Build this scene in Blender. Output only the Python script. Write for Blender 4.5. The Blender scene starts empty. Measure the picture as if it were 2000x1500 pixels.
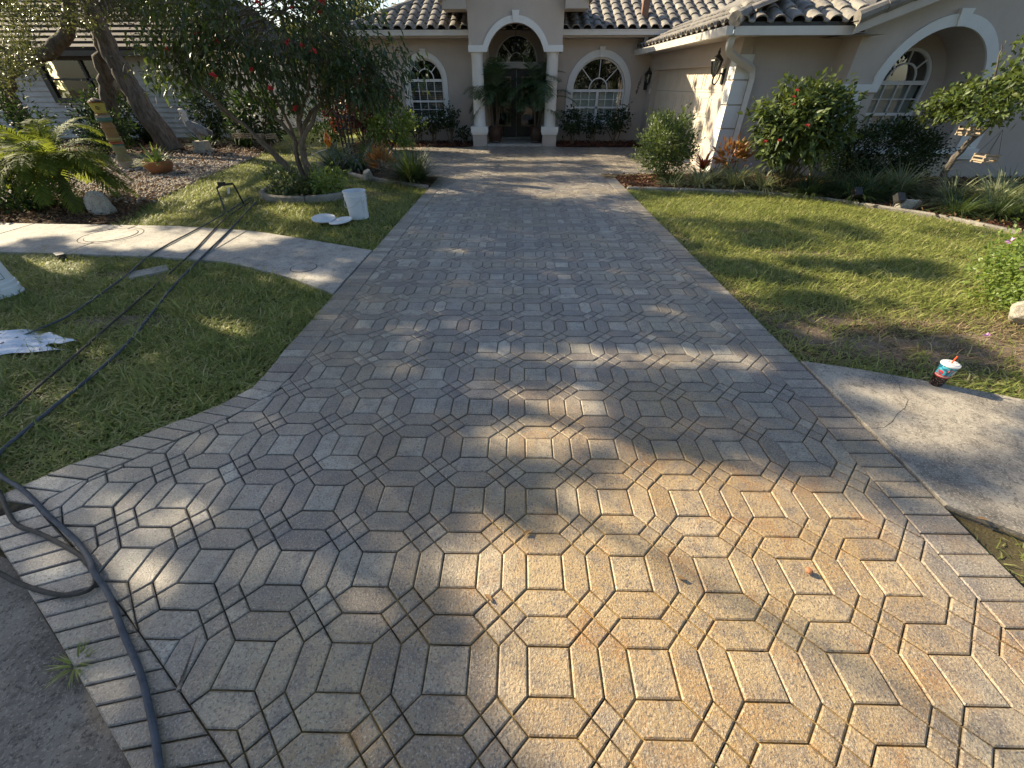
import bpy, bmesh, math, random
import numpy as np
from mathutils import Vector, Matrix
from mathutils.geometry import tessellate_polygon
random.seed(7); rng = np.random.default_rng(11)
R = math.radians
S = bpy.context.scene
COL = S.collection

# ------------------------------------------------------------------ camera
cam = bpy.data.cameras.new('camera'); camo = bpy.data.objects.new('camera', cam); COL.objects.link(camo)
S.camera = camo
camo.location = (0, 0, 1.55)
cam.sensor_fit = 'HORIZONTAL'; cam.sensor_width = 36.0; cam.lens = 789.75 / 2000 * 36
cam.clip_start = 0.02; cam.clip_end = 600
camo.rotation_euler = (Matrix.Rotation(R(1.104), 3, 'Z') @ Matrix.Rotation(R(90 - 36.57), 3, 'X') @ Matrix.Rotation(R(-0.07), 3, 'Z')).to_euler()

# ------------------------------------------------------------------ sky and sun
SUN_EL = 30.0
SUN_AZ = 154.0          # direction towards the sun, degrees counter-clockwise from +X
sv = Vector((math.cos(R(SUN_EL)) * math.cos(R(SUN_AZ)), math.cos(R(SUN_EL)) * math.sin(R(SUN_AZ)), math.sin(R(SUN_EL))))
w = bpy.data.worlds.new('World'); S.world = w; w.use_nodes = True
nt = w.node_tree; bg = nt.nodes['Background']
sky = nt.nodes.new('ShaderNodeTexSky'); sky.sky_type = 'NISHITA'; sky.sun_disc = False
sky.sun_elevation = R(SUN_EL); sky.sun_rotation = math.atan2(sv.x, sv.y)
sky.air_density = 1.0; sky.dust_density = 1.0; sky.ozone_density = 1.0
nt.links.new(sky.outputs[0], bg.inputs[0]); bg.inputs[1].default_value = 0.083
sun = bpy.data.lights.new('sun', 'SUN'); suno = bpy.data.objects.new('sun', sun); COL.objects.link(suno)
sun.energy = 5.0; sun.angle = R(0.53); sun.color = (1.0, 0.85, 0.60)
suno.rotation_euler = sv.to_track_quat('Z', 'Y').to_euler(); suno.location = sv * 60
S.view_settings.view_transform = 'Standard'; S.view_settings.look = 'None'
S.view_settings.exposure = 1.28; S.view_settings.gamma = 1.0; S.view_settings.use_curve_mapping = False

# ------------------------------------------------------------------ helpers: tagging, empties
WL = {}
def tag(o, label=None, cat=None, group=None, kind=None):
    if label: o['label'] = label
    if cat: o['category'] = cat
    if group: o['group'] = group
    if kind: o['kind'] = kind
    return o
def empty(name, loc, label=None, cat=None, group=None):
    o = bpy.data.objects.new(name, None); COL.objects.link(o); o.location = loc; o.empty_display_size = .2
    WL[o.name] = Vector(loc)
    return tag(o, label, cat, group)
def link_mesh(name, me, parent=None, base=None):
    o = bpy.data.objects.new(name, me); COL.objects.link(o)
    if parent is not None:
        o.parent = parent; WL[o.name] = WL[parent.name].copy()
    else:
        b = Vector(base) if base is not None else Vector((0, 0, 0))
        o.location = b; WL[o.name] = b
    return o
def copy_tree(o, parent=None):
    c = o.copy(); COL.objects.link(c)
    if parent is not None: c.parent = parent
    WL[c.name] = Vector((0, 0, 0))
    for ch in list(o.children): copy_tree(ch, c)
    return c
def V(*a): return Vector(a)

class MB:
    def __init__(s): s.v = []; s.f = []
    def add(s, vs, fs):
        n = len(s.v); s.v += [tuple(p) for p in vs]; s.f += [tuple(i + n for i in f) for f in fs]; return s
    def box(s, x0, x1, y0, y1, z0, z1):
        return s.add([(x0,y0,z0),(x1,y0,z0),(x1,y1,z0),(x0,y1,z0),(x0,y0,z1),(x1,y0,z1),(x1,y1,z1),(x0,y1,z1)],
                     [(0,3,2,1),(4,5,6,7),(0,1,5,4),(1,2,6,5),(2,3,7,6),(3,0,4,7)])
    def obox(s, c, ax, ay, az):      # oriented box: centre and half axes
        c, ax, ay, az = map(Vector, (c, ax, ay, az)); P = []
        for k in (-1, 1):
            for (i, j) in ((-1,-1),(1,-1),(1,1),(-1,1)): P.append(c + ax*i + ay*j + az*k)
        return s.add(P, [(0,3,2,1),(4,5,6,7),(0,1,5,4),(1,2,6,5),(2,3,7,6),(3,0,4,7)])
    def prism(s, poly, z0, z1, bev=0.0):     # polygon in XY, counter-clockwise
        n = len(poly)
        if bev > 0:
            q = inset(poly, bev)
            vs = [(p[0],p[1],z0) for p in poly] + [(p[0],p[1],z1-bev*.75) for p in poly] + [(p[0],p[1],z1) for p in q]
            fs = [tuple(range(2*n, 3*n))]
            for i in range(n):
                j = (i+1) % n; fs += [(i,j,n+j,n+i),(n+i,n+j,2*n+j,2*n+i)]
        else:
            vs = [(p[0],p[1],z0) for p in poly] + [(p[0],p[1],z1) for p in poly]
            fs = [tuple(range(n,2*n)), tuple(range(n-1,-1,-1))]
            for i in range(n):
                j = (i+1) % n; fs.append((i,j,n+j,n+i))
        return s.add(vs, fs)
    def plate(s, outer, holes, fn, d0, d1):  # 2D outline with holes, fn(u,v,d) -> 3D, from depth d0 to d1
        loops = [outer] + list(holes)
        tri = tessellate_polygon([[Vector((p[0], p[1], 0)) for p in L] for L in loops])
        flat = [p for L in loops for p in L]; n = len(flat)
        vs = [fn(p[0], p[1], d0) for p in flat] + [fn(p[0], p[1], d1) for p in flat]
        fs = [tuple(t) for t in tri] + [tuple(i + n for i in reversed(t)) for t in tri]
        k = 0
        for L in loops:
            m = len(L)
            for i in range(m): fs.append((k+i, k+(i+1) % m, n+k+(i+1) % m, n+k+i))
            k += m
        return s.add(vs, fs)
    def tube(s, pts, rad, n=8, cap=True, squash=1.0):
        pts = [Vector(p) for p in pts]; m = len(pts)
        if not hasattr(rad, '__len__'): rad = [rad]*m
        up = Vector((0,0,1)); prev = None; vs = []; fs = []
        for i in range(m):
            d = (pts[min(i+1,m-1)] - pts[max(i-1,0)]).normalized()
            if prev is None:
                a = d.cross(up) if abs(d.dot(up)) < .97 else d.cross(Vector((1,0,0)))
            else:
                a = prev - d*prev.dot(d)
            a.normalize(); prev = a; b = d.cross(a)
            for k in range(n):
                t = 2*math.pi*(k+.5)/n; vs.append(pts[i] + (a*math.cos(t) + b*math.sin(t)*squash)*rad[i])
        for i in range(m-1):
            for k in range(n):
                fs.append((i*n+k, i*n+(k+1) % n, (i+1)*n+(k+1) % n, (i+1)*n+k))
        if cap: fs += [tuple(range(n-1,-1,-1)), tuple((m-1)*n+k for k in range(n))]
        return s.add(vs, fs)
    def lathe(s, prof, c=(0,0,0), n=24, axis=None, closed=False):   # prof: (r, z)
        c = Vector(c); M = axis.to_track_quat('Z','Y').to_matrix() if axis is not None else Matrix.Identity(3)
        vs = []; fs = []; m = len(prof)
        for (r, z) in prof:
            for k in range(n):
                t = 2*math.pi*k/n; vs.append(c + M @ Vector((r*math.cos(t), r*math.sin(t), z)))
        for i in range(m-1):
            for k in range(n): fs.append((i*n+k, i*n+(k+1) % n, (i+1)*n+(k+1) % n, (i+1)*n+k))
        if not closed: fs += [tuple(range(n-1,-1,-1)), tuple((m-1)*n+k for k in range(n))]
        return s.add(vs, fs)
    def build(s, name, mat, parent=None, base=None, smooth=False):
        b = WL[parent.name] if parent is not None else (Vector(base) if base is not None else Vector((0,0,0)))
        me = bpy.data.meshes.new(name)
        me.from_pydata([(p[0]-b[0], p[1]-b[1], p[2]-b[2]) for p in s.v], [], s.f)
        me.materials.append(mat); me.validate(); me.update()
        bm = bmesh.new(); bm.from_mesh(me); bmesh.ops.recalc_face_normals(bm, faces=bm.faces); bm.to_mesh(me); bm.free()
        if smooth:
            me.polygons.foreach_set('use_smooth', [True]*len(me.polygons))
            try: me.set_sharp_from_angle(angle=R(40))
            except Exception: pass
        return link_mesh(name, me, parent, base)

def area2(p): return sum(p[i][0]*p[(i+1) % len(p)][1] - p[(i+1) % len(p)][0]*p[i][1] for i in range(len(p)))/2
def ccw(p): return list(p) if area2(p) > 0 else list(p)[::-1]
def inset(poly, d):
    n = len(poly); out = []
    for i in range(n):
        a, b, c = Vector(poly[i-1][:2]), Vector(poly[i][:2]), Vector(poly[(i+1) % n][:2])
        e1 = (b-a); e2 = (c-b)
        if e1.length < 1e-7 or e2.length < 1e-7: out.append(tuple(b)); continue
        e1.normalize(); e2.normalize()
        n1 = Vector((-e1.y, e1.x)); n2 = Vector((-e2.y, e2.x)); k = 1 + n1.dot(n2)
        if k < .15: k = .15
        out.append(tuple(b + (n1+n2)*(d/k)))
    return out
def clip(poly, p, nrm):          # keep side where (x-p).n >= 0
    out = []
    n = len(poly)
    for i in range(n):
        a, b = poly[i], poly[(i+1) % n]
        da = (a[0]-p[0])*nrm[0] + (a[1]-p[1])*nrm[1]; db = (b[0]-p[0])*nrm[0] + (b[1]-p[1])*nrm[1]
        if da >= 0: out.append(a)
        if (da >= 0) != (db >= 0):
            t = da/(da-db); out.append((a[0]+(b[0]-a[0])*t, a[1]+(b[1]-a[1])*t))
    r = []
    for q in out:
        if not r or math.hypot(q[0]-r[-1][0], q[1]-r[-1][1]) > 2e-3: r.append(q)
    if len(r) > 1 and math.hypot(r[0][0]-r[-1][0], r[0][1]-r[-1][1]) < 2e-3: r.pop()
    return r
def inpoly(P, X, Y):
    X = np.asarray(X); Y = np.asarray(Y); c = np.zeros(X.shape, bool); n = len(P); j = n-1
    for i in range(n):
        xi, yi = P[i][:2]; xj, yj = P[j][:2]
        t = ((yi > Y) != (yj > Y))
        with np.errstate(all='ignore'):
            c ^= t & (X < (xj-xi)*(Y-yi)/(yj-yi+1e-12) + xi)
        j = i
    return c
def smooth_path(P, n=8):         # Catmull-Rom through points
    P = [Vector(p) for p in P]; out = []
    for i in range(len(P)-1):
        p0, p1, p2, p3 = P[max(i-1,0)], P[i], P[i+1], P[min(i+2,len(P)-1)]
        for k in range(n):
            t = k/n
            out.append(.5*((2*p1)+(p2-p0)*t+(2*p0-5*p1+4*p2-p3)*t*t+(3*p1-p0-3*p2+p3)*t**3))
    out.append(P[-1]); return out
def sheet(name, poly, z, mat, kind='structure'):
    poly = ccw(poly); tri = tessellate_polygon([[Vector((p[0],p[1],0)) for p in poly]])
    m = MB(); m.add([(p[0],p[1],z) for p in poly], [tuple(t) for t in tri])
    o = m.build(name, mat); 
    if kind: o['kind'] = kind
    # keep normals up
    me = o.data
    if len(me.polygons) and me.polygons[0].normal.z < 0: me.flip_normals()
    return o

# ------------------------------------------------------------------ materials
class NT:
    def __init__(s, name):
        s.m = bpy.data.materials.new(name); s.m.use_nodes = True; s.t = s.m.node_tree; s.n = s.t.nodes; s.l = s.t.links
        s.b = s.n['Principled BSDF']; s.out = s.n['Material Output']
    def node(s, typ, **k):
        x = s.n.new(typ)
        for a, v in k.items(): setattr(x, a, v)
        return x
    def pos(s): return s.node('ShaderNodeNewGeometry').outputs['Position']
    def noise(s, scale, detail=4, rough=.6, vec=None, dist=0, stretch=None):
        n = s.node('ShaderNodeTexNoise'); n.inputs['Scale'].default_value = scale; n.inputs['Detail'].default_value = detail
        n.inputs['Roughness'].default_value = rough; n.inputs['Distortion'].default_value = dist
        v = vec if vec is not None else s.pos()
        if stretch:
            mp = s.node('ShaderNodeMapping'); mp.inputs['Scale'].default_value = stretch; s.l.new(v, mp.inputs['Vector']); v = mp.outputs[0]
        s.l.new(v, n.inputs['Vector']); return n.outputs['Fac']
    def ramp(s, fac, stops):
        r = s.node('ShaderNodeValToRGB'); e = r.color_ramp.elements
        while len(e) > len(stops): e.remove(e[-1])
        while len(e) < len(stops): e.new(1)
        for x, (p, c) in zip(e, stops):
            x.position = p; x.color = (*c, 1) if len(c) == 3 else c
        s.l.new(fac, r.inputs[0]); return r.outputs[0]
    def mix(s, fac, a, b, mode='MIX'):
        m = s.node('ShaderNodeMix', data_type='RGBA', blend_type=mode)
        for sock, val in ((m.inputs[0], fac), (m.inputs[6], a), (m.inputs[7], b)):
            if isinstance(val, (int, float)): sock.default_value = val
            elif isinstance(val, tuple): sock.default_value = (*val, 1)
            else: s.l.new(val, sock)
        return m.outputs[2]
    def math(s, op, a, b=0.0, c=None):
        m = s.node('ShaderNodeMath', operation=op)
        for i, val in enumerate((a, b) if c is None else (a, b, c)):
            if isinstance(val, (int, float)): m.inputs[i].default_value = val
            else: s.l.new(val, m.inputs[i])
        return m.outputs[0]
    def bump(s, h, strength=.3, dist=.01, normal=None):
        b = s.node('ShaderNodeBump'); b.inputs['Strength'].default_value = strength; b.inputs['Distance'].default_value = dist
        s.l.new(h, b.inputs['Height'])
        if normal is not None: s.l.new(normal, b.inputs['Normal'])
        return b.outputs[0]
    def set(s, color=None, rough=None, normal=None, metal=None, spec=None):
        for k, v in (('Base Color', color), ('Roughness', rough), ('Metallic', metal), ('Specular IOR Level', spec)):
            if v is None: continue
            if isinstance(v, (int, float)): s.b.inputs[k].default_value = v
            elif isinstance(v, tuple): s.b.inputs[k].default_value = (*v, 1)
            else: s.l.new(v, s.b.inputs[k])
        if normal is not None: s.l.new(normal, s.b.inputs['Normal'])
        return s.m
def simple(name, c1, c2, scale=6, rough=.6, bump=.15, bscale=120, bdist=.003, detail=5, metal=0, spec=.4):
    n = NT(name); f = n.noise(scale, detail)
    col = n.ramp(f, [(.3, c1), (.7, c2)])
    nm = n.bump(n.noise(bscale, 3), bump, bdist) if bump else None
    return n.set(col, rough, nm, metal, spec)
def stucco_mat(name, c1, c2):
    n = NT(name); f = n.noise(1.3, 6, .65); col = n.ramp(f, [(.28, c1), (.72, c2)])
    streak = n.noise(3.0, 4, .6, stretch=(6, 6, .35)); col = n.mix(n.math('MULTIPLY', n.ramp(streak, [(.55, (0,0,0)), (.8, (1,1,1))]), .22), col, tuple(x*.72 for x in c1))
    nm = n.bump(n.noise(38, 6, .7), .38, .006); return n.set(col, .82, nm, 0, .25)
def gold_zone(n):      # gold tint: warm sunlight put into colour plus rust stain, near right driveway, ragged outline
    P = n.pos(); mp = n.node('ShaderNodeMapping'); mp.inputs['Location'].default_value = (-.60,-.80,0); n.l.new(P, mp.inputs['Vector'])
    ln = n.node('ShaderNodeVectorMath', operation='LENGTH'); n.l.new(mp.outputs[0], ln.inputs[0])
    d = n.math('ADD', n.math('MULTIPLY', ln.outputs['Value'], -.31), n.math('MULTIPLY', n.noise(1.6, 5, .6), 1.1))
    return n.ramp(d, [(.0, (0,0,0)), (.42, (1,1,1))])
def paver_mat(name, island, lift=0.0):
    n = NT(name)
    if island: rnd = n.node('ShaderNodeNewGeometry').outputs['Random Per Island']
    else: rnd = n.node('ShaderNodeObjectInfo').outputs['Random']
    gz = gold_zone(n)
    base0 = n.ramp(rnd, [(0.0, (.150,.125,.110)), (.18, (.295,.255,.205)), (.36, (.20,.172,.152)), (.52, (.35,.31,.25)), (.68, (.170,.145,.130)), (.84, (.26,.225,.188)), (1.0, (.45,.41,.335))])
    base = n.mix(lift, base0, (.46,.44,.37))
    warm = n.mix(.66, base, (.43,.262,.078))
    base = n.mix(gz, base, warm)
    big = n.noise(1.1, 4, .55)
    base = n.mix(n.ramp(big, [(.46, (0,0,0)), (.60, (.35,.35,.35))]), base, (.42,.33,.18))
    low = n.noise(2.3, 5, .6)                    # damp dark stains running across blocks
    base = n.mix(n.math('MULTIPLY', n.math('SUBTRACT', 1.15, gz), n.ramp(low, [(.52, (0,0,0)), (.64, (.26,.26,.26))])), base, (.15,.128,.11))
    mot = n.noise(12, 6, .68, dist=.5)            # blended charcoal clouds within a paver
    base = n.mix(n.ramp(mot, [(.47, (0,0,0)), (.62, (.58,.58,.58))]), base, (.145,.118,.102))
    st = n.noise(5.1, 5, .65, dist=.8)           # rusty stains
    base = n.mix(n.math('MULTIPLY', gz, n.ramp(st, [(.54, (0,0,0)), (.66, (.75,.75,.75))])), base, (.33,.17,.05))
    sp = n.noise(95, 4, .7)
    base = n.mix(n.ramp(sp, [(.39, (.75,.75,.75)), (.47, (0,0,0))]), base, (.085,.068,.056))
    sp2 = n.noise(150, 3, .6)
    base = n.mix(n.ramp(sp2, [(.55, (0,0,0)), (.64, (.42,.42,.42))]), base, (.60,.55,.44))
    rgh = n.ramp(n.noise(1.1, 4, .6), [(.38, (.36,.36,.36)), (.60, (.60,.60,.60))])
    h = n.math('ADD', n.math('MULTIPLY', n.noise(120, 4, .7), 1.0), n.math('MULTIPLY', n.noise(28, 4, .6), .6))
    nm = n.bump(h, .9, .006)
    n.b.inputs['Coat Weight'].default_value = .6; n.b.inputs['Coat Roughness'].default_value = .27; n.l.new(n.bump(h, .5, .006), n.b.inputs['Coat Normal'])
    return n.set(base, rgh, nm, 0, .5)
def joint_mat():
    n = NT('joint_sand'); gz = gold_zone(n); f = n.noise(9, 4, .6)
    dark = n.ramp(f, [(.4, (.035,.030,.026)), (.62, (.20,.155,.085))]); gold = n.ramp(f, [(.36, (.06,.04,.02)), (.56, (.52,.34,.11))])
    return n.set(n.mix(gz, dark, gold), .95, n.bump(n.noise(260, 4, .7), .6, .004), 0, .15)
def leaf_mat(name, cols, rough=.42, trans=.35, tcol=None, spec=.5):
    n = NT(name); rnd = n.node('ShaderNodeNewGeometry').outputs['Random Per Island']
    k = len(cols); col = n.ramp(rnd, [(i/max(1, k-1), c) for i, c in enumerate(cols)])
    n.set(col, rough, None, 0, spec)
    tr = n.node('ShaderNodeBsdfTranslucent'); mx = n.node('ShaderNodeMixShader'); mx.inputs[0].default_value = trans
    tc = n.mix(.55, col, tcol, 'MIX') if tcol else col
    n.l.new(tc, tr.inputs[0]); n.l.new(n.b.outputs[0], mx.inputs[1]); n.l.new(tr.outputs[0], mx.inputs[2]); n.l.new(mx.outputs[0], n.out.inputs[0])
    return n.m
def bark_mat(name, c1, c2, scale=14):
    n = NT(name); f = n.noise(scale, 6, .7, stretch=(1, 1, .25)); col = n.ramp(f, [(.3, c1), (.68, c2)])
    return n.set(col, .9, n.bump(f, .8, .03), 0, .15)
def glass_mat():
    n = NT('window_glass'); lw = n.node('ShaderNodeFresnel'); lw.inputs[0].default_value = 1.5
    fac = n.math('ADD', n.math('MULTIPLY', lw.outputs[0], 1.2), .02)
    t = n.node('ShaderNodeBsdfTransparent'); t.inputs[0].default_value = (.72,.78,.78,1)
    g = n.node('ShaderNodeBsdfGlossy'); g.inputs['Roughness'].default_value = .015; g.inputs[0].default_value = (1,1,1,1)
    n.l.new(n.bump(n.noise(1.6, 2), .03, .02), g.inputs['Normal'])
    mx = n.node('ShaderNodeMixShader'); n.l.new(fac, mx.inputs[0]); n.l.new(t.outputs[0], mx.inputs[1]); n.l.new(g.outputs[0], mx.inputs[2])
    n.l.new(mx.outputs[0], n.out.inputs[0]); return n.m
def clear_plastic():
    n = NT('clear_plastic'); t = n.node('ShaderNodeBsdfTransparent'); t.inputs[0].default_value = (.93,.95,.95,1)
    n.set((.85,.87,.88), .25, n.bump(n.noise(60, 2), .2, .004), 0, .6); mx = n.node('ShaderNodeMixShader'); mx.inputs[0].default_value = .45
    n.l.new(n.b.outputs[0], mx.inputs[1]); n.l.new(t.outputs[0], mx.inputs[2]); n.l.new(mx.outputs[0], n.out.inputs[0]); return n.m
M = {}
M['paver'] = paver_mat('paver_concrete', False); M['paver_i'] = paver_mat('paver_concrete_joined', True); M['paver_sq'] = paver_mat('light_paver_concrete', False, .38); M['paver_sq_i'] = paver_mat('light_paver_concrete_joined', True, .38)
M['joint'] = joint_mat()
def concrete_mat(name, c1, c2, c3):
    n = NT(name); f = n.noise(2.6, 6, .65); col = n.ramp(f, [(.36, c1), (.5, c2), (.64, c3)])
    d = n.noise(11, 6, .75, dist=.5); col = n.mix(n.ramp(d, [(.50, (0,0,0)), (.62, (.55,.55,.55))]), col, tuple(x*.52 for x in c1))
    sp = n.noise(75, 4, .75); col = n.mix(n.ramp(sp, [(.38, (.75,.75,.75)), (.46, (0,0,0))]), col, tuple(x*.38 for x in c1))
    sp2 = n.noise(120, 3, .6); col = n.mix(n.ramp(sp2, [(.56, (0,0,0)), (.64, (.6,.6,.6))]), col, tuple(min(.8, x*1.35) for x in c3))
    h = n.math('ADD', n.noise(110, 4, .7), n.math('MULTIPLY', n.noise(17, 5, .6), .8))
    return n.set(col, .8, n.bump(h, .6, .006), 0, .3)
M['concrete'] = concrete_mat('pale_concrete', (.30,.28,.25), (.41,.38,.335), (.48,.45,.40))
M['concrete2'] = concrete_mat('worn_concrete', (.21,.185,.155), (.345,.305,.25), (.42,.375,.305))
M['street'] = concrete_mat('gutter_concrete', (.12,.10,.08), (.20,.17,.135), (.28,.24,.19))
M['curb'] = concrete_mat('edging_concrete', (.20,.18,.15), (.28,.255,.21), (.36,.33,.28))
def soil_mat():
    n = NT('soil'); f = n.noise(1.0, 6, .7); col = n.ramp(f, [(.3, (.062,.048,.030)), (.5, (.10,.085,.045)), (.72, (.16,.125,.075))])
    g = n.noise(60, 5, .8); col = n.mix(n.ramp(g, [(.5, (0,0,0)), (.68, (.7,.7,.7))]), col, (.23,.19,.11))
    return n.set(col, .95, n.bump(n.noise(90, 5, .8), .8, .02), 0, .1)
M['soil'] = soil_mat()
M['sand'] = simple('bare_sandy_soil', (.11,.08,.058), (.26,.205,.15), 9, .95, .7, 150, .008, spec=.1)
M['mulchbed'] = simple('mulch_bed', (.045,.026,.018), (.10,.06,.04), 18, .95, .9, 90, .02, spec=.1)
M['stucco'] = stucco_mat('taupe_stucco', (.445,.385,.335), (.525,.46,.40))
M['stucco_w'] = stucco_mat('white_trim_stucco', (.66,.66,.63), (.76,.76,.73))
M['white'] = simple('white_paint', (.70,.70,.68), (.80,.80,.78), 3, .45, .06, 60)
M['gutter'] = simple('gutter_paint', (.56,.53,.48), (.64,.61,.56), 4, .4, .05, 40, spec=.5)
M['soffit'] = simple('soffit_paint', (.42,.37,.32), (.48,.43,.37), 3, .7, .1, 50)
M['glass'] = glass_mat()
M['dark'] = simple('dark_interior', (.012,.012,.014), (.03,.03,.032), 2, .9, 0)
M['blind'] = simple('blind_slat', (.50,.52,.50), (.58,.60,.57), 3, .6, 0)
M['screen'] = simple('insect_screen', (.10,.11,.12), (.14,.15,.16), 5, .8, 0)
M['door'] = simple('dark_door', (.030,.024,.020), (.055,.045,.038), 6, .4, .1, 60)
M['iron'] = simple('black_iron', (.012,.012,.013), (.03,.029,.028), 20, .45, .2, 120, spec=.5)
M['garage'] = simple('garage_panel', (.55,.48,.39), (.62,.55,.45), 2, .55, .1, 70)
def tile_mat():
    n = NT('concrete_roof_tile'); rnd = n.node('ShaderNodeObjectInfo').outputs['Random']
    col = n.ramp(rnd, [(0, (.20,.18,.16)), (.4, (.29,.27,.24)), (.7, (.24,.22,.195)), (1, (.36,.335,.29))])
    d = n.noise(7, 6, .75); col = n.mix(n.ramp(d, [(.42, (0,0,0)), (.68, (.75,.75,.75))]), col, (.10,.09,.08))
    return n.set(col, .8, n.bump(n.noise(60, 5, .7), .4, .01), 0, .25)
M['tile'] = tile_mat()
M['tile_n'] = simple('brown_roof_tile', (.02,.014,.012), (.05,.035,.03), 5, .85, .4, 40, .01)
M['siding'] = simple('white_siding', (.42,.42,.40), (.54,.54,.52), 2.5, .6, .1, 50)
M['bark'] = bark_mat('oak_bark', (.05,.042,.036), (.20,.175,.15))
M['bark2'] = bark_mat('smooth_grey_brown_bark', (.10,.075,.055), (.25,.20,.15), 22)
M['stem'] = bark_mat('green_brown_stem', (.06,.06,.03), (.17,.14,.07), 30)
M['oakleaf'] = leaf_mat('oak_leaf', [(.03,.042,.014), (.055,.07,.022), (.085,.10,.034), (.04,.055,.018)], .34, .26, (.26,.28,.07), .7)
M['jatleaf'] = leaf_mat('jatropha_leaf', [(.018,.032,.012), (.032,.055,.020), (.048,.076,.028), (.026,.044,.017), (.09,.125,.03)], .40, .28, (.20,.28,.04))
M['shrub'] = leaf_mat('bright_shrub_leaf', [(.05,.08,.022), (.085,.125,.035), (.125,.165,.05), (.065,.10,.028)], .45, .3, (.3,.4,.06))
M['ixora'] = leaf_mat('glossy_ixora_leaf', [(.03,.05,.014), (.055,.09,.022), (.085,.12,.03), (.12,.15,.04), (.04,.066,.017)], .48, .25, (.25,.32,.04), .35)
M['hedge'] = leaf_mat('dark_hedge_leaf', [(.014,.028,.010), (.026,.046,.016), (.04,.066,.022)], .6, .2, (.1,.18,.03), .25)
M['strap'] = leaf_mat('dark_strap_leaf', [(.025,.045,.018), (.04,.068,.025), (.065,.095,.035), (.09,.115,.05)], .45, .25, (.25,.35,.06))
M['varieg'] = leaf_mat('variegated_strap_leaf', [(.16,.19,.10), (.30,.33,.20), (.10,.14,.05), (.42,.43,.30), (.20,.25,.11)], .45, .35, (.4,.45,.15))
M['palm'] = leaf_mat('palm_leaflet', [(.05,.085,.018), (.09,.135,.026), (.13,.175,.034), (.06,.10,.02)], .65, .42, (.42,.48,.05), .12)
M['palmd'] = leaf_mat('dark_palm_leaflet', [(.035,.065,.03), (.06,.10,.042), (.085,.13,.055)], .45, .3, (.12,.2,.05))
M['croton'] = leaf_mat('croton_leaf', [(.34,.11,.03), (.42,.21,.05), (.20,.06,.03), (.40,.27,.08), (.12,.11,.03)], .45, .3, (.6,.25,.05))
M['brom'] = leaf_mat('red_bromeliad_leaf', [(.25,.035,.015), (.36,.07,.02), (.16,.03,.02)], .35, .3, (.6,.12,.03))
M['burg'] = leaf_mat('burgundy_leaf', [(.045,.014,.016), (.08,.022,.02), (.12,.04,.025), (.05,.03,.015)], .4, .3, (.3,.07,.04))
M['peri'] = leaf_mat('periwinkle_leaf', [(.10,.16,.03), (.16,.23,.05), (.21,.29,.07), (.13,.19,.04)], .4, .4, (.42,.52,.07))
M['red'] = leaf_mat('red_petal', [(.60,.03,.035), (.72,.06,.06), (.48,.02,.03)], .5, .3)
M['pink'] = leaf_mat('pink_red_petal', [(.62,.07,.08), (.70,.14,.12), (.55,.05,.07)], .5, .3)
M['violet'] = leaf_mat('violet_petal', [(.50,.22,.52), (.58,.30,.60), (.62,.36,.58)], .5, .3)
M['blue'] = leaf_mat('blue_petal', [(.20,.18,.55), (.28,.24,.62)], .5, .3)
def grass_mat():
    n = NT('grass_blade'); rnd = n.node('ShaderNodeNewGeometry').outputs['Random Per Island']
    col = n.ramp(rnd, [(0, (.12,.16,.036)), (.25, (.215,.255,.058)), (.5, (.31,.34,.09)), (.7, (.185,.23,.05)), (.86, (.44,.43,.16)), (1, (.56,.49,.27))])
    pt = n.noise(1.7, 5, .65); col = n.mix(n.ramp(pt, [(.44, (0,0,0)), (.62, (.6,.6,.6))]), col, (.32,.33,.10))
    pt2 = n.noise(3.3, 5, .65, dist=.5); col = n.mix(n.ramp(pt2, [(.52, (0,0,0)), (.66, (.5,.5,.5))]), col, (.09,.13,.03))
    n.set(col, .5, None, 0, .3); tr = n.node('ShaderNodeBsdfTranslucent'); mx = n.node('ShaderNodeMixShader'); mx.inputs[0].default_value = .38
    n.l.new(n.mix(.5, col, (.52,.58,.14)), tr.inputs[0]); n.l.new(n.b.outputs[0], mx.inputs[1]); n.l.new(tr.outputs[0], mx.inputs[2]); n.l.new(mx.outputs[0], n.out.inputs[0]); return n.m
M['grass'] = grass_mat()
M['straw'] = leaf_mat('dead_grass_blade', [(.20,.145,.075), (.30,.22,.12), (.38,.29,.17), (.15,.10,.05)], .7, .2)
M['chip'] = leaf_mat('red_mulch_chip', [(.075,.030,.020), (.12,.05,.032), (.17,.08,.05), (.05,.024,.018)], .9, 0.0, None, .1)
M['stone'] = leaf_mat('shell_gravel', [(.30,.25,.20), (.42,.36,.29), (.52,.46,.38), (.36,.30,.26), (.24,.20,.17)], .85, 0.0, None, .2)
M['litter'] = leaf_mat('dry_leaf', [(.10,.055,.03), (.19,.10,.05), (.26,.16,.07), (.13,.085,.045)], .8, .15)
M['rock'] = concrete_mat('limestone_rock', (.28,.25,.20), (.40,.37,.30), (.48,.45,.38))
M['terracotta'] = simple('terracotta', (.26,.115,.055), (.36,.17,.085), 7, .8, .3, 80)
M['glaze'] = simple('brown_glazed_pot', (.035,.018,.012), (.085,.045,.026), 5, .3, .12, 30, spec=.6)
M['bucket'] = simple('white_bucket_plastic', (.66,.68,.70), (.76,.78,.79), 3, .42, .08, 25)
M['hose'] = simple('grey_green_hose', (.055,.065,.065), (.10,.115,.115), 9, .65, .2, 200)
M['hoseb'] = simple('blue_grey_hose', (.05,.058,.07), (.10,.11,.125), 30, .68, .35, 200, spec=.25)
M['hosed'] = simple('worn_brown_hose', (.045,.04,.034), (.10,.088,.07), 30, .7, .35, 200, spec=.25)
M['cola'] = simple('dark_cola', (.012,.006,.005), (.03,.012,.01), 30, .2, .05, 100)
M['lid'] = clear_plastic()
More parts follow.
